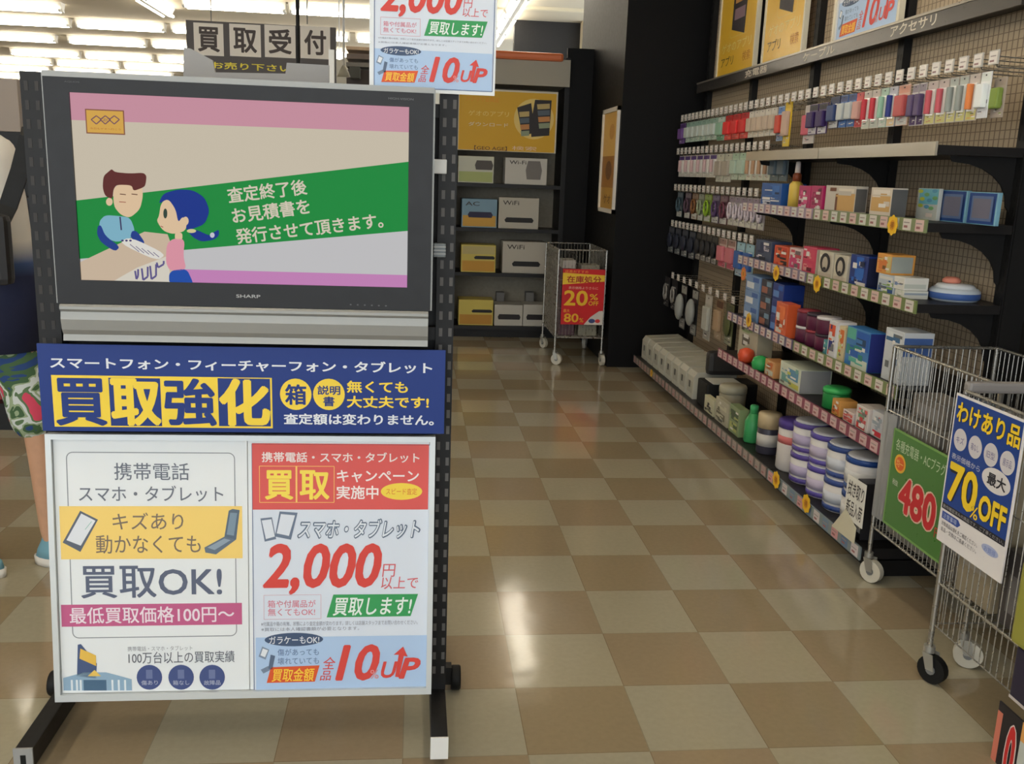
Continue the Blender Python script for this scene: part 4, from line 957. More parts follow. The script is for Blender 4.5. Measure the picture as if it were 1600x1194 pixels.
run(5, 1058, 1094, 490, 2, Z5_, .30, 'large black and white hanging pack', [(40, 40, 42), (130, 132, 128), (150, 150, 144), (150, 152, 148)], 'bag', X=1.82, d=.05)
run(5, 1094, 1118, 490, 1, Z5_, .28, 'large white hanging pack', [(176, 174, 164), (160, 158, 150), (190, 186, 178), (180, 180, 170)], X=1.82)
run(5, 1118, 1130, 490, 1, Z5_, .24, 'tan and brown hanging pack', [(150, 128, 100), (170, 150, 126), (92, 66, 50), (176, 150, 120)], X=1.82)
run(5, 1130, 1150, 495, 1, Z5_, .24, 'olive green hanging pack', [(96, 100, 70), (150, 150, 130), (80, 84, 60), (86, 92, 56)], 'bag', X=1.82)

# ---------------------------------------------------------------- goods on the shelves
def goods(x0, x1, ytop, ybot, X, z, dep, base, panels, label, cat='box', name='product_box', mark=None, bev=.002, nb=12):
    """carton on a board at height z: front face (towards the aisle) at X between photo columns x0 and x1"""
    ym = ybot
    y1 = at(x0, ym, X=X).y; y0 = at(x1, ym, X=X).y; h = at((x0+x1)/2, ytop, X=X).z-z
    s = Sheet((X, y1, z), (0, -1, 0), (0, 0, 1)); w = y1-y0; s.mb.box((X, y0, z), (X+dep, y1, z+h), P(base, .35), bev)
    e = Sheet((X, y0, z), (1, 0, 0), (0, 0, 1), s.mb)          # end face towards the camera
    for k, (a, b_, c, d, col) in enumerate(panels):
        if a >= 0: s.rect(a*w, b_*h, c*w, d*h, col, 1+k)
        else: e.rect(-a*dep-.0*dep, b_*h, min(c*dep, dep*.98), d*h, col, 1+k)
    cs = [p[4] for p in panels if p[0] >= 0]+[base, (222, 218, 212), tuple(int(v*.55) for v in base)]
    busy(s, .06*w, .06*h, .94*w, .94*h, cs, nb, 4)
    if mark: s.text(mark[0], mark[1]*w, mark[2]*h, mark[3]*w, mark[4]*h, mark[5], 8, .02)
    return tag(s.mb.build(name, None, (X, (y0+y1)/2, z)), label, cat)
def can(x, ytop, ybot, X, z, r, prof, label, parts, cat='tub', name='tub', group=None):
    """round tub or bottle; parts: (part name, colour, [(radius factor, height)...])"""
    y = at(x, ybot, X=X).y; h = at(x, ytop, X=X).z-z
    t = thing(name, label, cat, (X+r, y, z), group)
    for pn, c, pr in parts:
        b = MB(); b.lathe((X+r, y, z), [(r*f, h*q) for f, q in pr], P(c, .3), 20); b.build(pn, t)
    return t
Z3, Z4, Z5, Z6, Z7 = 1.2725, 1.0005, .7005, .4985, .1155
# shelf at eye level
goods(1188, 1219, 286, 320, 1.715, Z3, .12, (40, 84, 150), [(.1, .0, .5, .25, (206, 206, 210)), (.45, .5, .9, .9, (60, 110, 180))], 'royal blue box at the left end of the upper shelf')
can(1231, 252, 320, 1.72, Z3, .032, 0, 'yellow bottle with brown collar and white nozzle on the upper shelf', [('body', (206, 176, 80), [(.8, 0), (1, .03), (1, .5), (.6, .58)]), ('collar', (130, 66, 40), [(.62, .56), (.62, .72), (.4, .76)]), ('nozzle', (214, 206, 200), [(.42, .74), (.34, .98), (.2, 1.0)])], 'bottle', 'bottle')
goods(1246, 1264, 290, 325, 1.715, Z3, .1, (176, 40, 96), [(.15, .35, .6, .8, (206, 80, 130)), (.1, .0, .7, .2, (200, 190, 190))], 'left one of two magenta packs beside the yellow bottle')
goods(1265, 1283, 290, 326, 1.715, Z3, .1, (176, 40, 96), [(.15, .45, .9, .75, (140, 30, 74)), (.4, .0, .9, .2, (206, 196, 190))], 'right one of two magenta packs beside the yellow bottle')
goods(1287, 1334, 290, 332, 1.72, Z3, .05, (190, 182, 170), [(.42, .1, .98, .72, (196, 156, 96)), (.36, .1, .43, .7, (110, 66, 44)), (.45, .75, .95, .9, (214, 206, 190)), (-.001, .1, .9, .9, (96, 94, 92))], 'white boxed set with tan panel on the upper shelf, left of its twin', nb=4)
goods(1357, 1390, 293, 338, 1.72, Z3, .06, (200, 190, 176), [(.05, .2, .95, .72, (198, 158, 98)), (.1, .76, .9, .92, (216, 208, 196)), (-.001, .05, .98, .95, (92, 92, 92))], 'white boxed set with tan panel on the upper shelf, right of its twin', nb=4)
def sheet_pack(x0, x1, y0, y1, X, z, base, draw, label):
    ya = at(x0, y1, X=X).y; yb = at(x1, y1, X=X).y; h = at((x0+x1)/2, y0, X=X).z-z
    s = Sheet((X, ya, z), (0, -1, 0), (0, 0, 1)); s.mb.box((X, yb, z), (X+.015, ya, z+h), P(base, .25), .002); draw(s, ya-yb, h)
    tag(s.mb.build('film_pack', None, (X, ya, z)), label, 'pack')
def d1(s, w, h):
    s.rect(.1*w, .5*h, .98*w, .98*h, (110, 176, 190), 1)
    for i in range(9): s.ell((.14, .8, .45, .25, .6, .85, .2, .5, .72)[i]*w, (.9, .92, .8, .66, .62, .7, .45, .42, .38)[i]*h, .12*w, .06*h, ((190, 196, 70), (90, 150, 180), (120, 170, 110))[i % 3], 2+.1*i)
    s.rect(.5*w, .1*h, .8*w, .22*h, (214, 200, 190), 2)
def d2(s, w, h):
    s.rect(.04*w, .03*h, .96*w, .97*h, (24, 62, 126), 1); s.rect(.14*w, .12*h, .86*w, .88*h, (88, 108, 146), 2); s.rect(.2*w, .2*h, .8*w, .8*h, (108, 106, 122), 3); s.line((.9*w, .1*h), (.9*w, .8*h), .004, (16, 40, 84), 4)
sheet_pack(1428, 1461, 294, 352, 1.84, Z3, (186, 190, 184), d1, 'pack with green and blue spots at the right of the upper shelf')
sheet_pack(1462, 1505, 297, 354, 1.86, Z3, (120, 166, 186), d2, 'left of two blue-framed film packs on the upper shelf')
sheet_pack(1507, 1553, 300, 356, 1.86, Z3, (120, 166, 186), d2, 'right of two blue-framed film packs on the upper shelf')
# second shelf
X4 = 1.715
goods(1178, 1203, 375, 418, X4, Z4, .1, (60, 70, 96), [(.1, .0, .6, .25, (190, 180, 190)), (.3, .5, .9, .9, (44, 54, 84))], 'slate blue box at the left end of the second shelf')
goods(1207, 1229, 384, 424, X4, Z4, .1, (206, 84, 50), [(.1, .45, .9, .95, (190, 60, 40)), (.5, .1, .95, .3, (40, 30, 34)), (.2, .6, .6, .85, (226, 110, 60))], 'orange red box on the second shelf')
goods(1230, 1250, 387, 432, X4, Z4, .1, (206, 176, 176), [(.05, .1, .9, .5, (200, 60, 110)), (.1, .55, .95, .72, (190, 70, 80)), (.1, .8, .9, .95, (220, 206, 200))], 'pink and white box beside the orange red box')
goods(1251, 1272, 385, 436, X4, Z4, .1, (200, 60, 92), [(.1, .1, .6, .35, (214, 150, 140)), (.1, .5, .9, .9, (206, 76, 100)), (-.001, .05, .9, .95, (190, 180, 160))], 'rose red box beside the pink and white box')
for i, (x0, x1) in enumerate(((1276, 1298), (1300, 1321))):
    o = goods(x0, x1, 392+i*6, 440+i*6, X4, Z4, .1, (200, 192, 174), [(.05, .02, .95, .2, (190, 176, 160))], ('left', 'right')[i]+' one of two cream boxes with a black oval on the second shelf', nb=4)
    ya = at(x0, 440+i*6, X=X4).y; w = ya-at(x1, 440+i*6, X=X4).y; h = at((x0+x1)/2, 392+i*6, X=X4).z-Z4
    b = MB(); s = Sheet((X4, ya, Z4), (0, -1, 0), (0, 0, 1), b); s.ell(.5*w, .58*h, .36*w, .36*h, BLK, 7, 20); s.ell(.5*w, .55*h, .2*w, .26*h, (186, 176, 160), 8, 16); s.ell(.5*w, .36*h, .12*w, .06*h, BLK, 9, 10)
    b.build('oval_print', o)
goods(1324, 1352, 398, 455, X4, Z4, .09, (24, 50, 120), [(.3, .3, .8, .6, (44, 100, 180)), (.35, .65, .75, .95, (40, 96, 180)), (.45, .02, .95, .16, (214, 206, 200)), (-.001, .05, .9, .95, (30, 36, 66))], 'dark blue box right of the black ovals')
goods(1368, 1394, 428, 470, X4, Z4, .095, (176, 186, 196), [(.05, .05, .95, .4, (50, 84, 140)), (.3, .45, .95, .65, (130, 160, 90)), (.1, .75, .9, .9, (206, 206, 200))], 'white, blue and green box under the orange box')
q = at(1380, 428, X=X4)
goods(1368, 1391, 396, 428, X4, q.z+.0006, .09, (214, 150, 70), [(.15, .15, .75, .8, (206, 120, 60)), (.7, .1, .98, .9, (196, 180, 120)), (-.001, .1, .9, .9, (150, 156, 150))], 'orange and yellow box on top of the white, blue and green box')
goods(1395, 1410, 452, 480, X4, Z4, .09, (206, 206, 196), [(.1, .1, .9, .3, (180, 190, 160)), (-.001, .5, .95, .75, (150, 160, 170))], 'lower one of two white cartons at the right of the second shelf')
q = at(1402.5, 452, X=X4)
goods(1395, 1412, 432, 452, X4, q.z+.0006, .09, (214, 212, 204), [(.1, .3, .7, .6, (120, 140, 180)), (-.001, .15, .9, .5, (186, 190, 180))], 'upper one of two white cartons at the right of the second shelf')
b = MB(); q = Vector((1.90, 3.14, 1.0)); b.lathe((1.90, q.y, Z4), [(.075, 0), (.085, .01), (.085, .035), (.075, .045)], P((180, 190, 200)), 26); b.lathe((1.90, q.y, Z4+.045), [(.07, 0), (.06, .012), (.02, .016)], P((206, 210, 214)), 26)
o = tag(b.build('round_pack', None, (1.90, q.y, Z4)), 'round white and blue pack at the right end of the second shelf', 'pack')
b = MB(); b.lathe((1.90, q.y, Z4+.008), [(.0835, 0), (.0865, .004), (.0865, .018), (.0855, .022)], P((60, 90, 150)), 26); b.build('label_band', o)
b = MB(); b.lathe((1.89, q.y+.01, Z4+.0615), [(.03, 0), (.032, .01), (.02, .02)], P((206, 130, 110)), 16); b.build('knob', o)
# third shelf
X5 = 1.685
for i, (x0, x1, c) in enumerate(((1160, 1182, (110, 140, 180)), (1183, 1200, (40, 44, 60)), (1200, 1217, (26, 50, 120)))):
    for j in range(3):
        w0 = at(x0, 505+i*14, X=X5).y; w1 = at(x1, 505+i*14, X=X5).y; z = Z5+.076*(2-j)
        s = Sheet((X5, w0, z), (0, -1, 0), (0, 0, 1)); w = w0-w1; h = .0755; s.mb.box((X5, w1, z), (X5+.1, w0, z+h), P(c, .35), .002)
        s.rect(.08*w, .15*h, .6*w, .55*h, ((206, 210, 214), (150, 96, 80), (90, 130, 190))[i], 1); s.rect(.5*w, .6*h, .92*w, .9*h, ((60, 96, 160), (110, 140, 160), (40, 90, 170))[i], 1)
        tag(s.mb.build('product_box', None, (X5, w0, z)), '%s small box of the %s stack at the left of the third shelf' % (('top', 'middle', 'bottom')[j], ('pale blue', 'black', 'deep blue')[i]), 'box')
goods(1210, 1228, 472, 512, X5-.02, Z5, .06, (206, 90, 50), [(.1, .1, .6, .3, (206, 200, 190)), (.2, .5, .8, .9, (226, 120, 70))], 'orange red pack in front of the deep blue stack')
for i in range(3):
    for j in range(2):
        q = at(1244+i*15, 520+i*8, X=X5); z = Z5+j*.072
        t = thing('tin', '%s dark red tin in the %s pile of tins on the third shelf' % (('lower', 'upper')[j], ('left', 'middle', 'right')[i]), 'tin', (X5+.05, q.y, z))
        b = MB(); b.lathe((X5+.05, q.y, z), [(.047, 0), (.05, .004), (.05, .058), (.047, .06)], P((84, 28, 56)), 20); b.build('body', t)
        b = MB(); b.lathe((X5+.05, q.y, z+.06), [(.0505, 0), (.0505, .010), (.046, .0115)], P(((206, 200, 200), (150, 60, 70), (60, 50, 60))[(i+j) % 3]), 20); b.build('lid', t)
goods(1284.5, 1291, 530, 556, X5+.001, Z5, .03, (70, 140, 150), [(.2, .4, .8, .8, (90, 170, 170))], 'teal box on the third shelf')
goods(1291, 1304, 500, 553, X5-.01, Z5, .08, (206, 206, 210), [(.05, .6, .8, .9, (214, 90, 60)), (.15, .2, .8, .5, (40, 50, 120))], 'white box with orange and navy panels on the third shelf')
goods(1306.5, 1316, 508, 558, X5, Z5, .09, (206, 190, 150), [(.3, .5, .9, .9, (206, 110, 50)), (.1, .1, .5, .4, (190, 196, 120))], 'narrow cream and orange box on the third shelf')
goods(1317, 1354, 512, 580, X5, Z5, .07, (60, 120, 180), [(.02, .7, .4, .98, (90, 170, 150)), (.05, .3, .5, .55, (50, 130, 120)), (.3, .02, .98, .26, (200, 206, 190)), (.45, .5, .98, .95, (40, 90, 170)), (-.001, .02, .95, .98, (40, 50, 120))], 'large blue and green box on the third shelf')
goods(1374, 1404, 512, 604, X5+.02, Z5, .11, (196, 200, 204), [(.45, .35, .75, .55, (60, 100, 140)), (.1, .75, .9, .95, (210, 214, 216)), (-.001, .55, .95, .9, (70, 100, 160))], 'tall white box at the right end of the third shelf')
# fourth shelf
X6 = 1.655
goods(1152, 1182, 498, 552, X6+.04, Z6, .08, (176, 166, 142), [(.2, .3, .6, .55, (90, 80, 70)), (.6, .05, .9, .2, (206, 200, 180)), (.1, .7, .7, .9, (150, 170, 120))], 'beige carton at the left end of the fourth shelf')
for x, c, nm in ((1159, (206, 80, 50), 'orange red'), (1182, (50, 150, 80), 'green')):
    q = at(x, 565, X=X6-.02); b = MB(); z = Z6; b.lathe((X6+.0, q.y, z), [(.02, 0), (.038, .015), (.042, .04), (.034, .066), (.01, .076)], P(c, .25), 16)
    tag(b.build('round_jar', None, (X6, q.y, z)), 'small round %s jar at the front of the fourth shelf' % nm, 'jar')
goods(1193, 1208, 562, 592, X6, Z6, .07, (206, 150, 96), [(.1, .1, .9, .4, (206, 206, 190)), (.3, .5, .8, .9, (200, 110, 60))], 'small orange box on the fourth shelf')
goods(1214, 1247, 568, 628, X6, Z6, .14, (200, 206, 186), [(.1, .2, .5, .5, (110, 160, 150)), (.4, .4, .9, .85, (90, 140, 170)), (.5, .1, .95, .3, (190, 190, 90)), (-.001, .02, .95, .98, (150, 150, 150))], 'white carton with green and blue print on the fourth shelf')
can(1283, 602, 655, X6, Z6, .055, 0, 'bright green tub on the fourth shelf', [('body', (40, 130, 66), [(.9, 0), (1, .05), (1, .7), (.95, .76)]), ('lid', (60, 170, 90), [(1.03, .76), (1.03, .94), (.9, 1)])])
goods(1296, 1309, 622, 668, X6, Z6, .07, (206, 150, 80), [(.1, .1, .9, .5, (206, 110, 60))], 'orange box beside the green tub')
goods(1313, 1330, 640, 682, X6, Z6, .08, (206, 190, 186), [(.1, .1, .9, .45, (206, 60, 60)), (.2, .6, .9, .8, (210, 120, 110))], 'white box with red base on the fourth shelf, left of its taller twin')
goods(1332, 1352, 632, 694, X6, Z6, .09, (206, 196, 190), [(.1, .05, .8, .3, (200, 70, 70)), (.2, .5, .7, .7, (110, 150, 120)), (.2, .75, .9, .9, (206, 90, 90))], 'tall white box with red and green print on the fourth shelf')
goods(1356, 1374, 640, 705, X6+.01, Z6, .12, (190, 192, 196), [(.3, .4, .8, .8, (150, 160, 170)), (.3, .05, .95, .25, (206, 60, 70))], 'grey white box at the right end of the fourth shelf')
# bottom shelf
X7 = 1.645
n = 8
for i in range(n):
    y = 6.5-i*.165; t = thing('storage_file', 'white file box on the bottom shelf, %s of eight from the pillar' % ORD[i], 'file box', (X7, y, Z7), 'white file boxes on the bottom shelf')
    b = MB(); h = .175; b.prism([(X7, y-.07, Z7), (X7+.26, y-.07, Z7), (X7+.26, y-.07, Z7+h), (X7+.02, y-.07, Z7+h*.92), (X7, y-.07, Z7+h*.75)], (0, .14, 0), P((188, 186, 172), .4)); b.build('body', t)
    s = Sheet((X7, y+.07, Z7), (0, -1, 0), (0, 0, 1)); s.rect(.02, .03, .12, .1, (170, 168, 156), 1); s.rect(.05, .06, .08, .10, (60, 58, 56), 2); s.mb.build('label', t)
b = MB(); y = at(1098, 640, X=X7).y; b.box((X7, y-.04, Z7), (X7+.3, y+.14, Z7+.15), RUBBER, .012); o = tag(b.build('carry_case', None, (X7, y, Z7)), 'black case right of the white file boxes on the bottom shelf', 'case')
b = MB(); b.box((X7+.03, y-.06, Z7+.1505), (X7+.2, y+.1, Z7+.156), P((190, 190, 182)), .002); b.build('lid_label', o)
b = MB(); q = at(1112, 615, X=X7+.1); b.box((X7+.06, q.y-.02, Z7+.157), (X7+.3, q.y+.06, Z7+.30), P((44, 42, 42)), .03); tag(b.build('soft_bag', None, (X7+.1, q.y, Z7+.157)), 'soft black bag lying on the black case on the bottom shelf', 'bag')
can(1121, 598, 655, X7+.045, Z7, .075, 0, 'round beige tub right of the black case', [('body', (170, 162, 140), [(.92, 0), (.96, .04), (.98, .72), (.95, .74)]), ('lid', (182, 176, 152), [(1.02, .74), (1.02, .93), (.94, 1)])])
goods(1097, 1112, 618, 672, X7-.005, Z7, .03, (196, 192, 160), [(.1, .1, .7, .4, (206, 200, 170)), (.35, .3, .55, .65, (50, 46, 40))], 'cream pack in front of the round beige tub')
goods(1114, 1134, 622, 680, X7-.005, Z7, .03, (176, 170, 146), [(.1, .15, .8, .45, (110, 106, 84)), (.2, .6, .9, .8, (200, 196, 170))], 'beige pack between the cream and the green packs')
goods(1136, 1152, 632, 690, X7-.005, Z7, .05, (130, 146, 104), [(.1, .1, .8, .4, (176, 180, 110)), (.2, .5, .9, .85, (70, 90, 60))], 'olive green pack on the bottom shelf')
can(1160, 628, 705, X7, Z7, .042, 0, 'green bottle on the bottom shelf', [('body', (60, 150, 90), [(.9, 0), (1, .04), (1, .55), (.5, .78)]), ('cap', (70, 170, 104), [(.5, .78), (.5, .97), (.4, 1)])], 'bottle', 'bottle')
can(1180, 640, 718, X7, Z7, .055, 0, 'white and black canister right of the green bottle', [('body', (60, 58, 70), [(.95, 0), (1, .03), (1, .62), (.98, .64)]), ('label_band', (190, 186, 180), [(1.01, .2), (1.01, .5)]), ('lid', (196, 176, 140), [(1.02, .64), (1.02, .96), (.95, 1)])], 'canister', 'canister')
can(1212, 650, 735, X7, Z7, .075, 0, 'tall white tub with purple lid on the bottom shelf', [('body', (206, 200, 196), [(.94, 0), (1, .03), (1, .84), (.97, .85)]), ('lid', (84, 66, 140), [(1.03, .85), (1.03, .97), (.96, 1)]), ('label_band', (200, 110, 110), [(1.005, .55), (1.005, .7)])])
TUBS = [(1232, 735, .082, (176, 166, 196), (92, 76, 150), 'lilac'), (1258, 757, .082, (186, 176, 200), (92, 80, 160), 'purple'), (1284, 778, .082, (196, 200, 210), (60, 80, 140), 'blue'), (1312, 800, .082, (206, 206, 206), (44, 76, 140), 'navy')]
for i, (x, yb, r, c, lc, nm) in enumerate(TUBS):
    q = at(x, yb+12, X=X7-.01)
    for j in range(2):
        z = Z7+j*.1385
        t = thing('wipe_tub', '%s white tub with %s rim in the stack on the bottom shelf' % (('lower', 'upper')[j], nm), 'tub', (X7+.08, q.y, z))
        b = MB(); b.lathe((X7+.075, q.y, z), [(.072, 0), (.077, .004), (.079, .108), (.077, .11)], P((214, 210, 208), .3), 24); b.build('body', t)
        b = MB(); b.lathe((X7+.075, q.y, z+.11), [(.0815, 0), (.0815, .016), (.079, .02)], P(lc, .3), 24); b.lathe((X7+.075, q.y, z+.13), [(.074, 0), (.072, .006), (.05, .008)], P((200, 200, 204), .3), 24); b.build('lid', t)
        b = MB(); b.lathe((X7+.075, q.y, z+.006), [(.0785, 0), (.0785, .02)], P(lc, .3), 24); b.lathe((X7+.075, q.y, z+.035), [(.0797, 0), (.0799, .045)], P(c, .3), 24); b.build('label_band', t)
for i, (yy, c, lc, nm) in enumerate(((3.98, (190, 186, 190), (150, 146, 150), 'grey'), (3.72, (176, 166, 196), (92, 76, 150), 'lilac'), (3.47, (196, 200, 210), (150, 156, 166), 'pale blue'), (3.25, (196, 200, 206), (44, 76, 140), 'navy'))):
    for j in range(2):
        z = Z7+j*.1385; t = thing('wipe_tub', '%s tub with %s lid in the back row on the bottom shelf' % (('lower', 'upper')[j], nm), 'tub', (X7+.26, yy, z))
        b = MB(); b.lathe((X7+.26, yy, z), [(.072, 0), (.077, .004), (.079, .108), (.077, .11)], P(c, .3), 24); b.build('body', t)
        b = MB(); b.lathe((X7+.26, yy, z+.11), [(.0815, 0), (.0815, .016), (.079, .02), (.074, .021), (.05, .026)], P(lc, .3), 24); b.build('lid', t)
goods(1330, 1344, 745, 838, X7-.01, Z7, .2, (44, 42, 44), [(.2, .3, .8, .7, (60, 58, 56))], 'black box at the right end of the bottom shelf')
# hand-written card leaning at the end
p0 = at(1318, 806, X=1.612); p1 = at(1352, 748, X=1.605)
u = (at(1344, 825, X=1.60)-at(1318, 805, X=1.60)); v = at(1336, 752, X=1.60)-at(1318, 805, X=1.60)
s = Sheet(at(1318, 805, X=1.598), u, (v-u.normalized()*v.dot(u.normalized()))); uw, vh = u.length*1.08, v.length
s.mb.prism([s.pt(0, 0, 0), s.pt(uw, 0, 0), s.pt(uw, vh, 0), s.pt(0, vh, 0)], s.n*-.002, P((222, 220, 212)))
for i, t_ in enumerate(('拭き取り', '新品入荷')): s.text(t_, .08*uw, (.54-.44*i)*vh, .94*uw, (.9-.44*i)*vh, (44, 40, 42), 1, .015, .15)
tag(s.mb.build('hand_written_card', None, s.o), 'tilted white card with black brush lettering at the right end of the bottom shelf', 'card')
b = MB(); q0 = at(1300, 822, X=1.596); b.prism([q0, at(1335, 850, X=1.596), at(1338, 826, X=1.596), at(1322, 795, X=1.596)], (-.002, 0, 0), P((206, 200, 176))); tag(b.build('paper_label', None, q0), 'cream paper label below the tilted white card', 'label')
# yellow flower-shaped tags on the price rails
for x, y, X, lab in ((1395, 352, 1.684, 'yellow round tag on the rail of the upper shelf, near its right end'), (1213, 427, 1.684, 'yellow round tag on the rail of the second shelf under the orange red box'), (1277, 444, 1.684, 'yellow round tag on the rail of the second shelf under the black ovals'), (1170, 500, 1.654, 'yellow round tag at the left end of the third shelf'), (1162, 428, 1.684, 'orange round tag below the light blue hanging packs'), (1018, 583, 1.594, 'small yellow tag on the bottom rail near the pillar'), (1213, 750, 1.594, 'yellow round tag on the bottom rail, left of two under the stacked tubs'), (1260, 787, 1.594, 'yellow round tag on the bottom rail, right of two under the stacked tubs')):
    q = at(x, y, X=X); r = .034 if X > 1.6 else .037
    if x == 1018: r = .025
    t = thing('shelf_tag', lab, 'tag', (X, q.y, q.z)); b = MB()
    pts = [(X, q.y+r*(1+.08*math.cos(8*a))*math.cos(a), q.z+r*(1+.08*math.cos(8*a))*math.sin(a)) for a in [2*math.pi*i/48 for i in range(48)]]
    b.prism(pts, (-.002, 0, 0), P((232, 184, 40) if x != 1162 else (214, 120, 60))); b.build('disc', t)
    b = MB(); s = Sheet((X-.002, q.y, q.z), (0, -1, 0), (0, 0, 1), b); s.ell(0, 0, r*.55, r*.55, (220, 150, 30), 1, 16); s.text('得', -r*.35, -r*.35, r*.35, r*.35, (150, 90, 20), 2, .02); b.build('print', t)

# ---------------------------------------------------------------- mesh carts
def mesh_cart(label, x0, x1, y0, y1, zb=.205, zt=.855, low=None, step=.024, bar=False, guard=False, black=()):
    t = thing('mesh_cart', label, 'cart', ((x0+x1)/2, (y0+y1)/2, 0))
    w = .0017
    def side(name, p, q, za, zb_, n, lv):
        b = MB(); p, q = Vector(p), Vector(q)
        for i in range(n+1):
            a = p.lerp(q, i/n); b.cyl((a.x, a.y, za), (a.x, a.y, zb_), w, CHROME, 5, cap=False)
        for z in lv: b.cyl((p.x, p.y, z), (q.x, q.y, z), w*1.3, CHROME, 5)
        b.build(name, t)
    za = low if low else zb
    lv = [za, zb, zb+.3] if low else [zb, zb+.22, zb+.43]
    nx, ny = int((x1-x0)/step), int((y1-y0)/step)
    side('side_panel', (x0, y0, 0), (x0, y1, 0), za, zt, ny, lv); side('side_panel', (x1, y0, 0), (x1, y1, 0), za, zt, ny, lv)
    side('end_panel', (x0, y0, 0), (x1, y0, 0), za, zt, nx, lv); side('end_panel', (x0, y1, 0), (x1, y1, 0), za, zt, nx, lv)
    b = MB()
    for i in range(ny+1): y = y0+(y1-y0)*i/ny; b.cyl((x0, y, zb), (x1, y, zb), w, CHROME, 5, cap=False)
    for i in range(5): x = x0+(x1-x0)*i/4; b.cyl((x, y0, zb-.003), (x, y1, zb-.003), w*1.4, CHROME, 5, cap=False)
    b.build('base_panel', t)
    b = MB(); c = [(x0, y0, zt), (x1, y0, zt), (x1, y1, zt), (x0, y1, zt), (x0, y0, zt)]; b.tube(c, .0055, CHROME, 8); b.build('rim', t)
    b = MB(); c = [(x0, y0, zb), (x1, y0, zb), (x1, y1, zb), (x0, y1, zb), (x0, y0, zb)]; b.tube(c, .0045, CHROME, 8); b.build('lower_rim', t)
    if bar: b = MB(); b.box((x0, y1-.012, zt-.004), (x1, y1+.018, zt+.026), M('grey_bar', (140, 136, 134), .4), .008); b.build('push_bar', t)
    if guard:
        b = MB(); n = 8; pts = []
        pts += [(x0-.004, y1-.08, 0), (x0-.010, y1-.04, 0), (x0-.010, y1, 0), (x0+.004, y1+.02, 0), (x0+.05, y1+.022, 0)]
        for p, q in zip(pts[:-1], pts[1:]): b.add([(p[0], p[1], .25), (q[0], q[1], .25), (q[0], q[1], .63), (p[0], p[1], .63)], [(0, 1, 2, 3)], M('sleeve_clear', (190, 190, 190), .2, alpha=.45), True)
        b.build('plastic_sleeve', t)
    for i, (x, y) in enumerate(((x0, y1), (x1, y1), (x0, y0), (x1, y0))):
        b = MB(); b.cyl((x, y, .105), (x, y, zt), .008, CHROME, 8); lg_ = b.build('leg', t)
        b = MB(); a = R(((30, -20, 60, 10)[i])); d = Vector((math.sin(a), -math.cos(a), 0)); sd = Vector((d.y, -d.x, 0)); c = Vector((x, y, .042))+d*.018
        b.cyl((x, y, .088), (x, y, .108), .016, M('fork_steel', (170, 168, 160), .35, metal=.6), 10)
        for sgn in (-1, 1):
            e = sd*.017*sgn; p_ = [Vector((x, y, .09))+e-d*.01, Vector((x, y, .09))+e+d*.022, c+e+d*.012, c+e-d*.012]; b.prism(p_, sd*.002*sgn, M('fork_steel'))
        cs = b.build('caster', t)
        b = MB(); rr = .041; ax = sd
        m = RUBBER if i in black else M('wheel_cream', (200, 194, 178), .5)
        b.cyl(c-ax*.012, c+ax*.012, rr, m, 20); b.cyl(c-ax*.015, c+ax*.015, .014, GREYP, 10); wl = b.build('wheel', t)
    return t
mesh_cart('mesh cart with a red sale sign at the back beside the pillar', 1.045, 1.40, 6.83, 7.52)
mesh_cart('mesh cart with a green price sign beside the end of the wall shelving', 1.63, 2.0, 2.40, 3.0, guard=True)
mesh_cart('nearest mesh cart with the blue seventy percent sign at the right edge', 1.48, 1.86, 1.68, 2.325, low=.175, zb=.30, bar=True, black=(0,))
# red sale sign
a = at(880, 420, Y=6.815); c = at(941, 508, Y=6.815)
s = Sheet((a.x, 6.815, c.z), (1, 0, 0), (0, 0, 1)); s.mb.box((a.x, 6.815, c.z), (c.x, 6.82, a.z), P((206, 44, 48), .3)); w, h = c.x-a.x, a.z-c.z
s.poly([(.0, .72*h), (w, .79*h), (w, .9*h), (0, .93*h)], (236, 196, 60), 1); s.text('在庫処分', .1*w, .755*h, .92*w, .88*h, (170, 50, 40), 2, .025)
s.text('店長おすすめ', .05*w, .93*h, .6*w, .98*h, (240, 150, 70), 2, .01)
s.text('表示価格よりさらに', .15*w, .64*h, .85*w, .69*h, (240, 190, 170), 2, 0)
s.text('20', .05*w, .34*h, .62*w, .62*h, (240, 190, 50), 2, .03); s.text('%', .66*w, .45*h, .86*w, .56*h, (240, 190, 50), 2, .02); s.text('OFF', .64*w, .35*h, .88*w, .43*h, (240, 190, 50), 2, .02)
s.text('最大', .05*w, .22*h, .2*w, .28*h, (240, 170, 60), 2, .01); s.text('80', .07*w, .04*h, .42*w, .2*h, (240, 180, 50), 2, .03); s.text('%', .44*w, .04*h, .54*w, .12*h, (240, 180, 50), 2, .01)
s.poly([(.55*w, 0), (w, 0), (w, .26*h), (.9*w, .25*h), (.7*w, .14*h)], (214, 206, 196), 2); s.ell(.74*w, .07*h, .08*w, .04*h, (70, 80, 130), 3); s.ell(.88*w, .07*h, .06*w, .035*h, (206, 60, 60), 3)
tag(s.mb.build('sale_sign', None, (a.x, 6.815, c.z)), 'red and yellow sale sign on the front of the cart beside the pillar', 'sign')
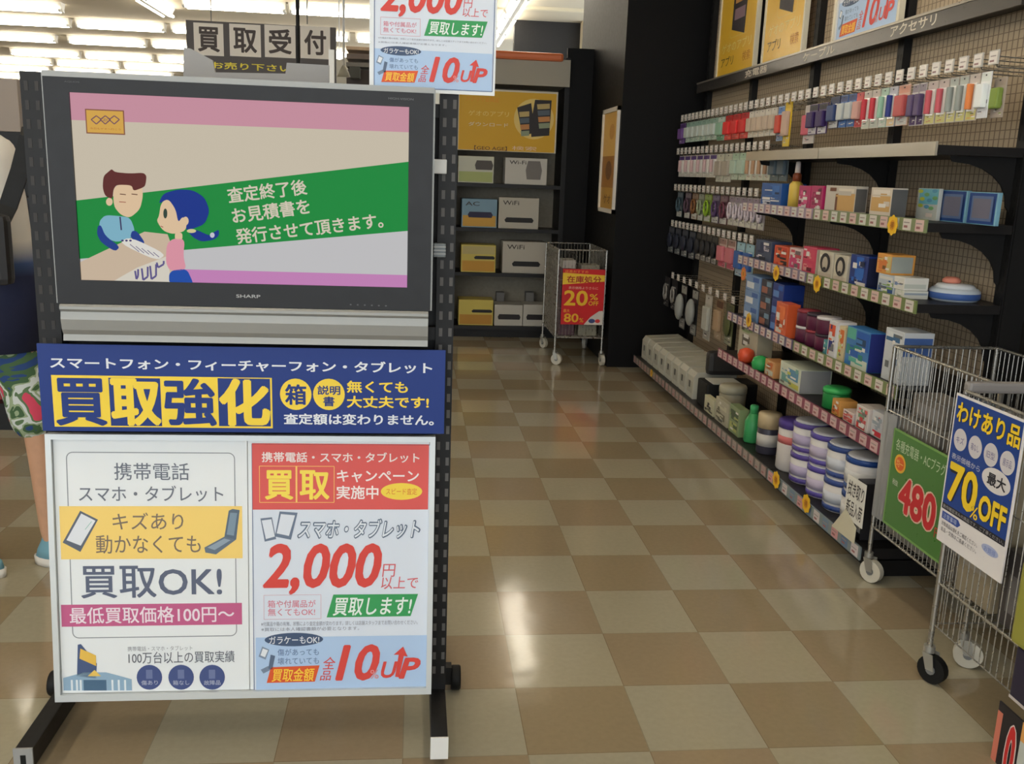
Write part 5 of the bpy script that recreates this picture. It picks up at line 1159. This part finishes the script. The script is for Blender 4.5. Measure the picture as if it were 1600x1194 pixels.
# green price sign
gx = 1.614
s = Sheet((gx, 2.905, .262), (0, -1, 0), (0, 0, 1)); w, h = .36, .33
s.mb.box((gx, 2.545, .262), (gx+.004, 2.905, .262+h), P((70, 120, 54), .3)); s.outline([(0, 0), (w, 0), (w, h), (0, h)], .008, (120, 160, 90), 1)
s.text('各種充電器・ACプラグ', .06*w, .8*h, .9*w, .92*h, (190, 206, 176), 2, .005)
s.ell(.17*w, .68*h, .1*w, .095*h, (232, 180, 70), 2); s.ell(.17*w, .68*h, .075*w, .07*h, (222, 100, 50), 3); s.text('均一', .11*w, .64*h, .23*w, .72*h, (240, 200, 120), 4, .01)
for k, bo, c in ((2, .1, (222, 190, 170)), (3, .04, (200, 50, 56))): s.text('480', (.2 if k == 2 else .215)*w, (.2 if k == 2 else .215)*h, (.86 if k == 2 else .845)*w, (.6 if k == 2 else .585)*h, c, k, bo)
s.text('円', .86*w, .2*h, .95*w, .3*h, (200, 50, 56), 3, .01); s.text('税抜', .08*w, .44*h, .18*w, .5*h, (220, 220, 210), 3, 0)
tag(s.mb.build('price_sign', None, (gx, 2.905, .262)), 'green price sign with red figures hanging on the farther right cart', 'sign')
# blue percent-off sign
bx_ = 1.462
s = Sheet((bx_, 2.338, .428), (0, -1, 0), (0, 0, 1)); w, h = .297, .42
s.mb.box((bx_, 2.338-w, .428), (bx_+.004, 2.338, .428+h), P((228, 224, 224), .3)); s.rect(.02*w, .23*h, .98*w, .985*h, (32, 66, 140), 1)
BKK = (34, 34, 44)
for k, bo, c in ((2, .07, BKK), (3, .03, (242, 206, 50))): s.text('わけあり品', .05*w, .82*h, .97*w, .955*h, c, k, bo)
for i, t_ in enumerate(('キズ', '箱なし', '旧型', '展示品')): s.ell((.155+.232*i)*w, .715*h, .1*w, .072*h, (206, 202, 206), 2); s.text(t_, (.095+.232*i)*w, .69*h, (.215+.232*i)*w, .735*h, (96, 90, 140), 3, 0)
s.text('表示価格から', .06*w, .575*h, .5*w, .615*h, (190, 190, 206), 2, .01)
s.ell(.74*w, .575*h, .2*w, .075*h, (216, 212, 212), 2); s.text('最大', .62*w, .535*h, .88*w, .615*h, BKK, 3, .03)
for k, bo, c in ((2, .09, BKK), (3, .04, (242, 206, 50))):
    s.text('70', .06*w, .295*h, .52*w, .56*h, c, k, bo); s.text('OFF', .56*w, .295*h, .95*w, .46*h, c, k, bo); s.text('%', .45*w, .275*h, .57*w, .36*h, c, k+2, bo*.3)
s.rect(.02*w, .225*h, .98*w, .265*h, BKK, 2); s.text('動作確認済みの商品です。ご了承ください。', .04*w, .233*h, .96*w, .258*h, (180, 176, 176), 3, 0)
s.poly([(.04*w, .16*h), (.3*w, .16*h), (.34*w, .185*h), (.3*w, .21*h), (.04*w, .21*h)], (60, 84, 160), 2); s.text('注意事項', .06*w, .168*h, .28*w, .202*h, (190, 200, 226), 3, 0)
for i in range(2): s.text(('対象商品は値札をご確認ください。', '返品・交換はご遠慮ください。')[i], .05*w, (.115-.04*i)*h, .62*w, (.145-.04*i)*h, (70, 66, 74), 2, 0)
s.ell(.8*w, .15*h, .12*w, .03*h, (170, 180, 214), 2); s.text('お買得', .72*w, .13*h, .88*w, .165*h, (110, 130, 196), 3, 0)
tag(s.mb.build('sale_sign', None, (bx_, 2.338, .428)), 'blue and white sign with yellow percent-off figures on the nearest cart', 'sign')
# goods inside the carts
def pile(cx0, cx1, cy0, cy1, z, items, where):
    for k, (fx, fy, sx, sy, h, c, nm, lv) in enumerate(items):
        x = cx0+(cx1-cx0)*fx; y = cy0+(cy1-cy0)*fy
        b = MB(); b.box((x, y, z+lv), (x+sx, y+sy, z+lv+h), P(c, .3), .004)
        s = Sheet((x, y+sy, z+lv), (0, -1, 0), (0, 0, 1), b); s.rect(.15*sy, .2*h, .8*sy, .7*h, tuple(min(255, int(v*.6+70)) for v in c), 1)
        tag(b.build('packaged_item', None, (x, y, z+lv)), nm, 'package')
pile(1.65, 1.98, 2.42, 2.98, .211, [(0, .0, .15, .25, .42, (92, 86, 80), 'dark grey pack at the near end inside the cart with the green sign', 0), (0, .5, .15, .25, .42, (120, 116, 110), 'grey pack at the far end inside the cart with the green sign', 0),
     (.5, .02, .15, .25, .5, (130, 126, 120), 'pale grey pack at the back near corner inside the cart with the green sign', 0), (.5, .5, .15, .25, .48, (84, 96, 120), 'slate blue pack at the back far corner inside the cart with the green sign', 0),
     (.05, .06, .12, .2, .06, (150, 146, 136), 'flat light grey pack lying on the pile in the cart with the green sign', .422), (.08, .55, .1, .2, .08, (110, 104, 98), 'flat dark grey pack lying on the pile in the cart with the green sign', .422)], '')
pile(1.5, 1.84, 1.70, 2.30, .305, [(.0, .7, .16, .16, .42, (150, 138, 116), 'beige pack at the far end inside the nearest cart', 0), (.5, .65, .15, .18, .44, (112, 90, 120), 'mauve pack at the far corner inside the nearest cart', 0), (0, .35, .3, .18, .2, (70, 66, 66), 'black pack low inside the nearest cart', 0)], '')
pile(1.06, 1.39, 6.86, 7.5, .211, [(.05, .05, .12, .2, .5, (96, 70, 80), 'dark red pack at the front left inside the cart by the pillar', 0), (.5, .04, .14, .18, .53, (150, 146, 130), 'pale pack at the front right inside the cart by the pillar', 0), (.1, .5, .26, .25, .48, (110, 100, 92), 'brown pack at the back inside the cart by the pillar', 0), (.08, .05, .1, .2, .06, (190, 184, 176), 'white pack lying on the dark red pack in the cart by the pillar', .502)], '')
# things at the right edge, hung on the near cart
p = at(1592, 1000, X=1.455); q = at(1594, 862, X=1.455); b = MB(); b.box((1.43, p.y-.14, p.z), (1.474, p.y, q.z), P((150, 148, 66), .35), .01)
tag(b.build('hanging_pouch', None, (1.45, p.y, p.z)), 'yellow green pouch hanging on the nearest cart at the right edge', 'pouch')
p = at(1585, 1088, X=1.455); q = at(1590, 1003, X=1.455); b = MB(); b.box((1.44, p.y-.14, p.z), (1.474, p.y, q.z), P((44, 40, 60), .35), .005); s = Sheet((1.44, p.y, p.z), (0, -1, 0), (0, 0, 1), b); s.rect(0, 0, .14, .008, (190, 180, 176), 1)
tag(b.build('hanging_pouch', None, (1.45, p.y, p.z)), 'dark navy pouch below the yellow green one at the right edge', 'pouch')
pz = at(1570, 1094, X=1.45); lo = at(1556, 1194, X=1.45)
s = Sheet((1.448, lo.y+.02, lo.z-.08), (0, -1, 0), (0, 0, 1)); w, h = .30, pz.z-lo.z+.07
s.mb.box((1.448, lo.y+.02-w, lo.z-.08), (1.452, lo.y+.02, lo.z-.08+h), P((40, 36, 40), .3))
def e0(x, y): return s.px(x, y)
a = s.px(1588, 1194)[0]
s.rect(a, 0, w, h, (190, 196, 190), 1); s.rect(a, .8*h, w, h, (220, 160, 90), 2)
s.rect(0, 0, .02, h*.9, (206, 120, 100), 1)
c1 = s.px(1567, 1194); c2 = s.px(1592, 1142)
for k, bo, c in ((3, .09, (222, 206, 200)), (4, .05, (206, 50, 50))): s.text('0', c1[0]-(.004 if k == 3 else 0), c1[1]-.05-(.004 if k == 3 else 0), c2[0]+(.004 if k == 3 else 0), c2[1]+(.004 if k == 3 else 0), c, k, bo)
tag(s.mb.build('price_sign', None, (1.45, lo.y, lo.z)), 'price sign with a red nought at the lower right corner', 'sign')
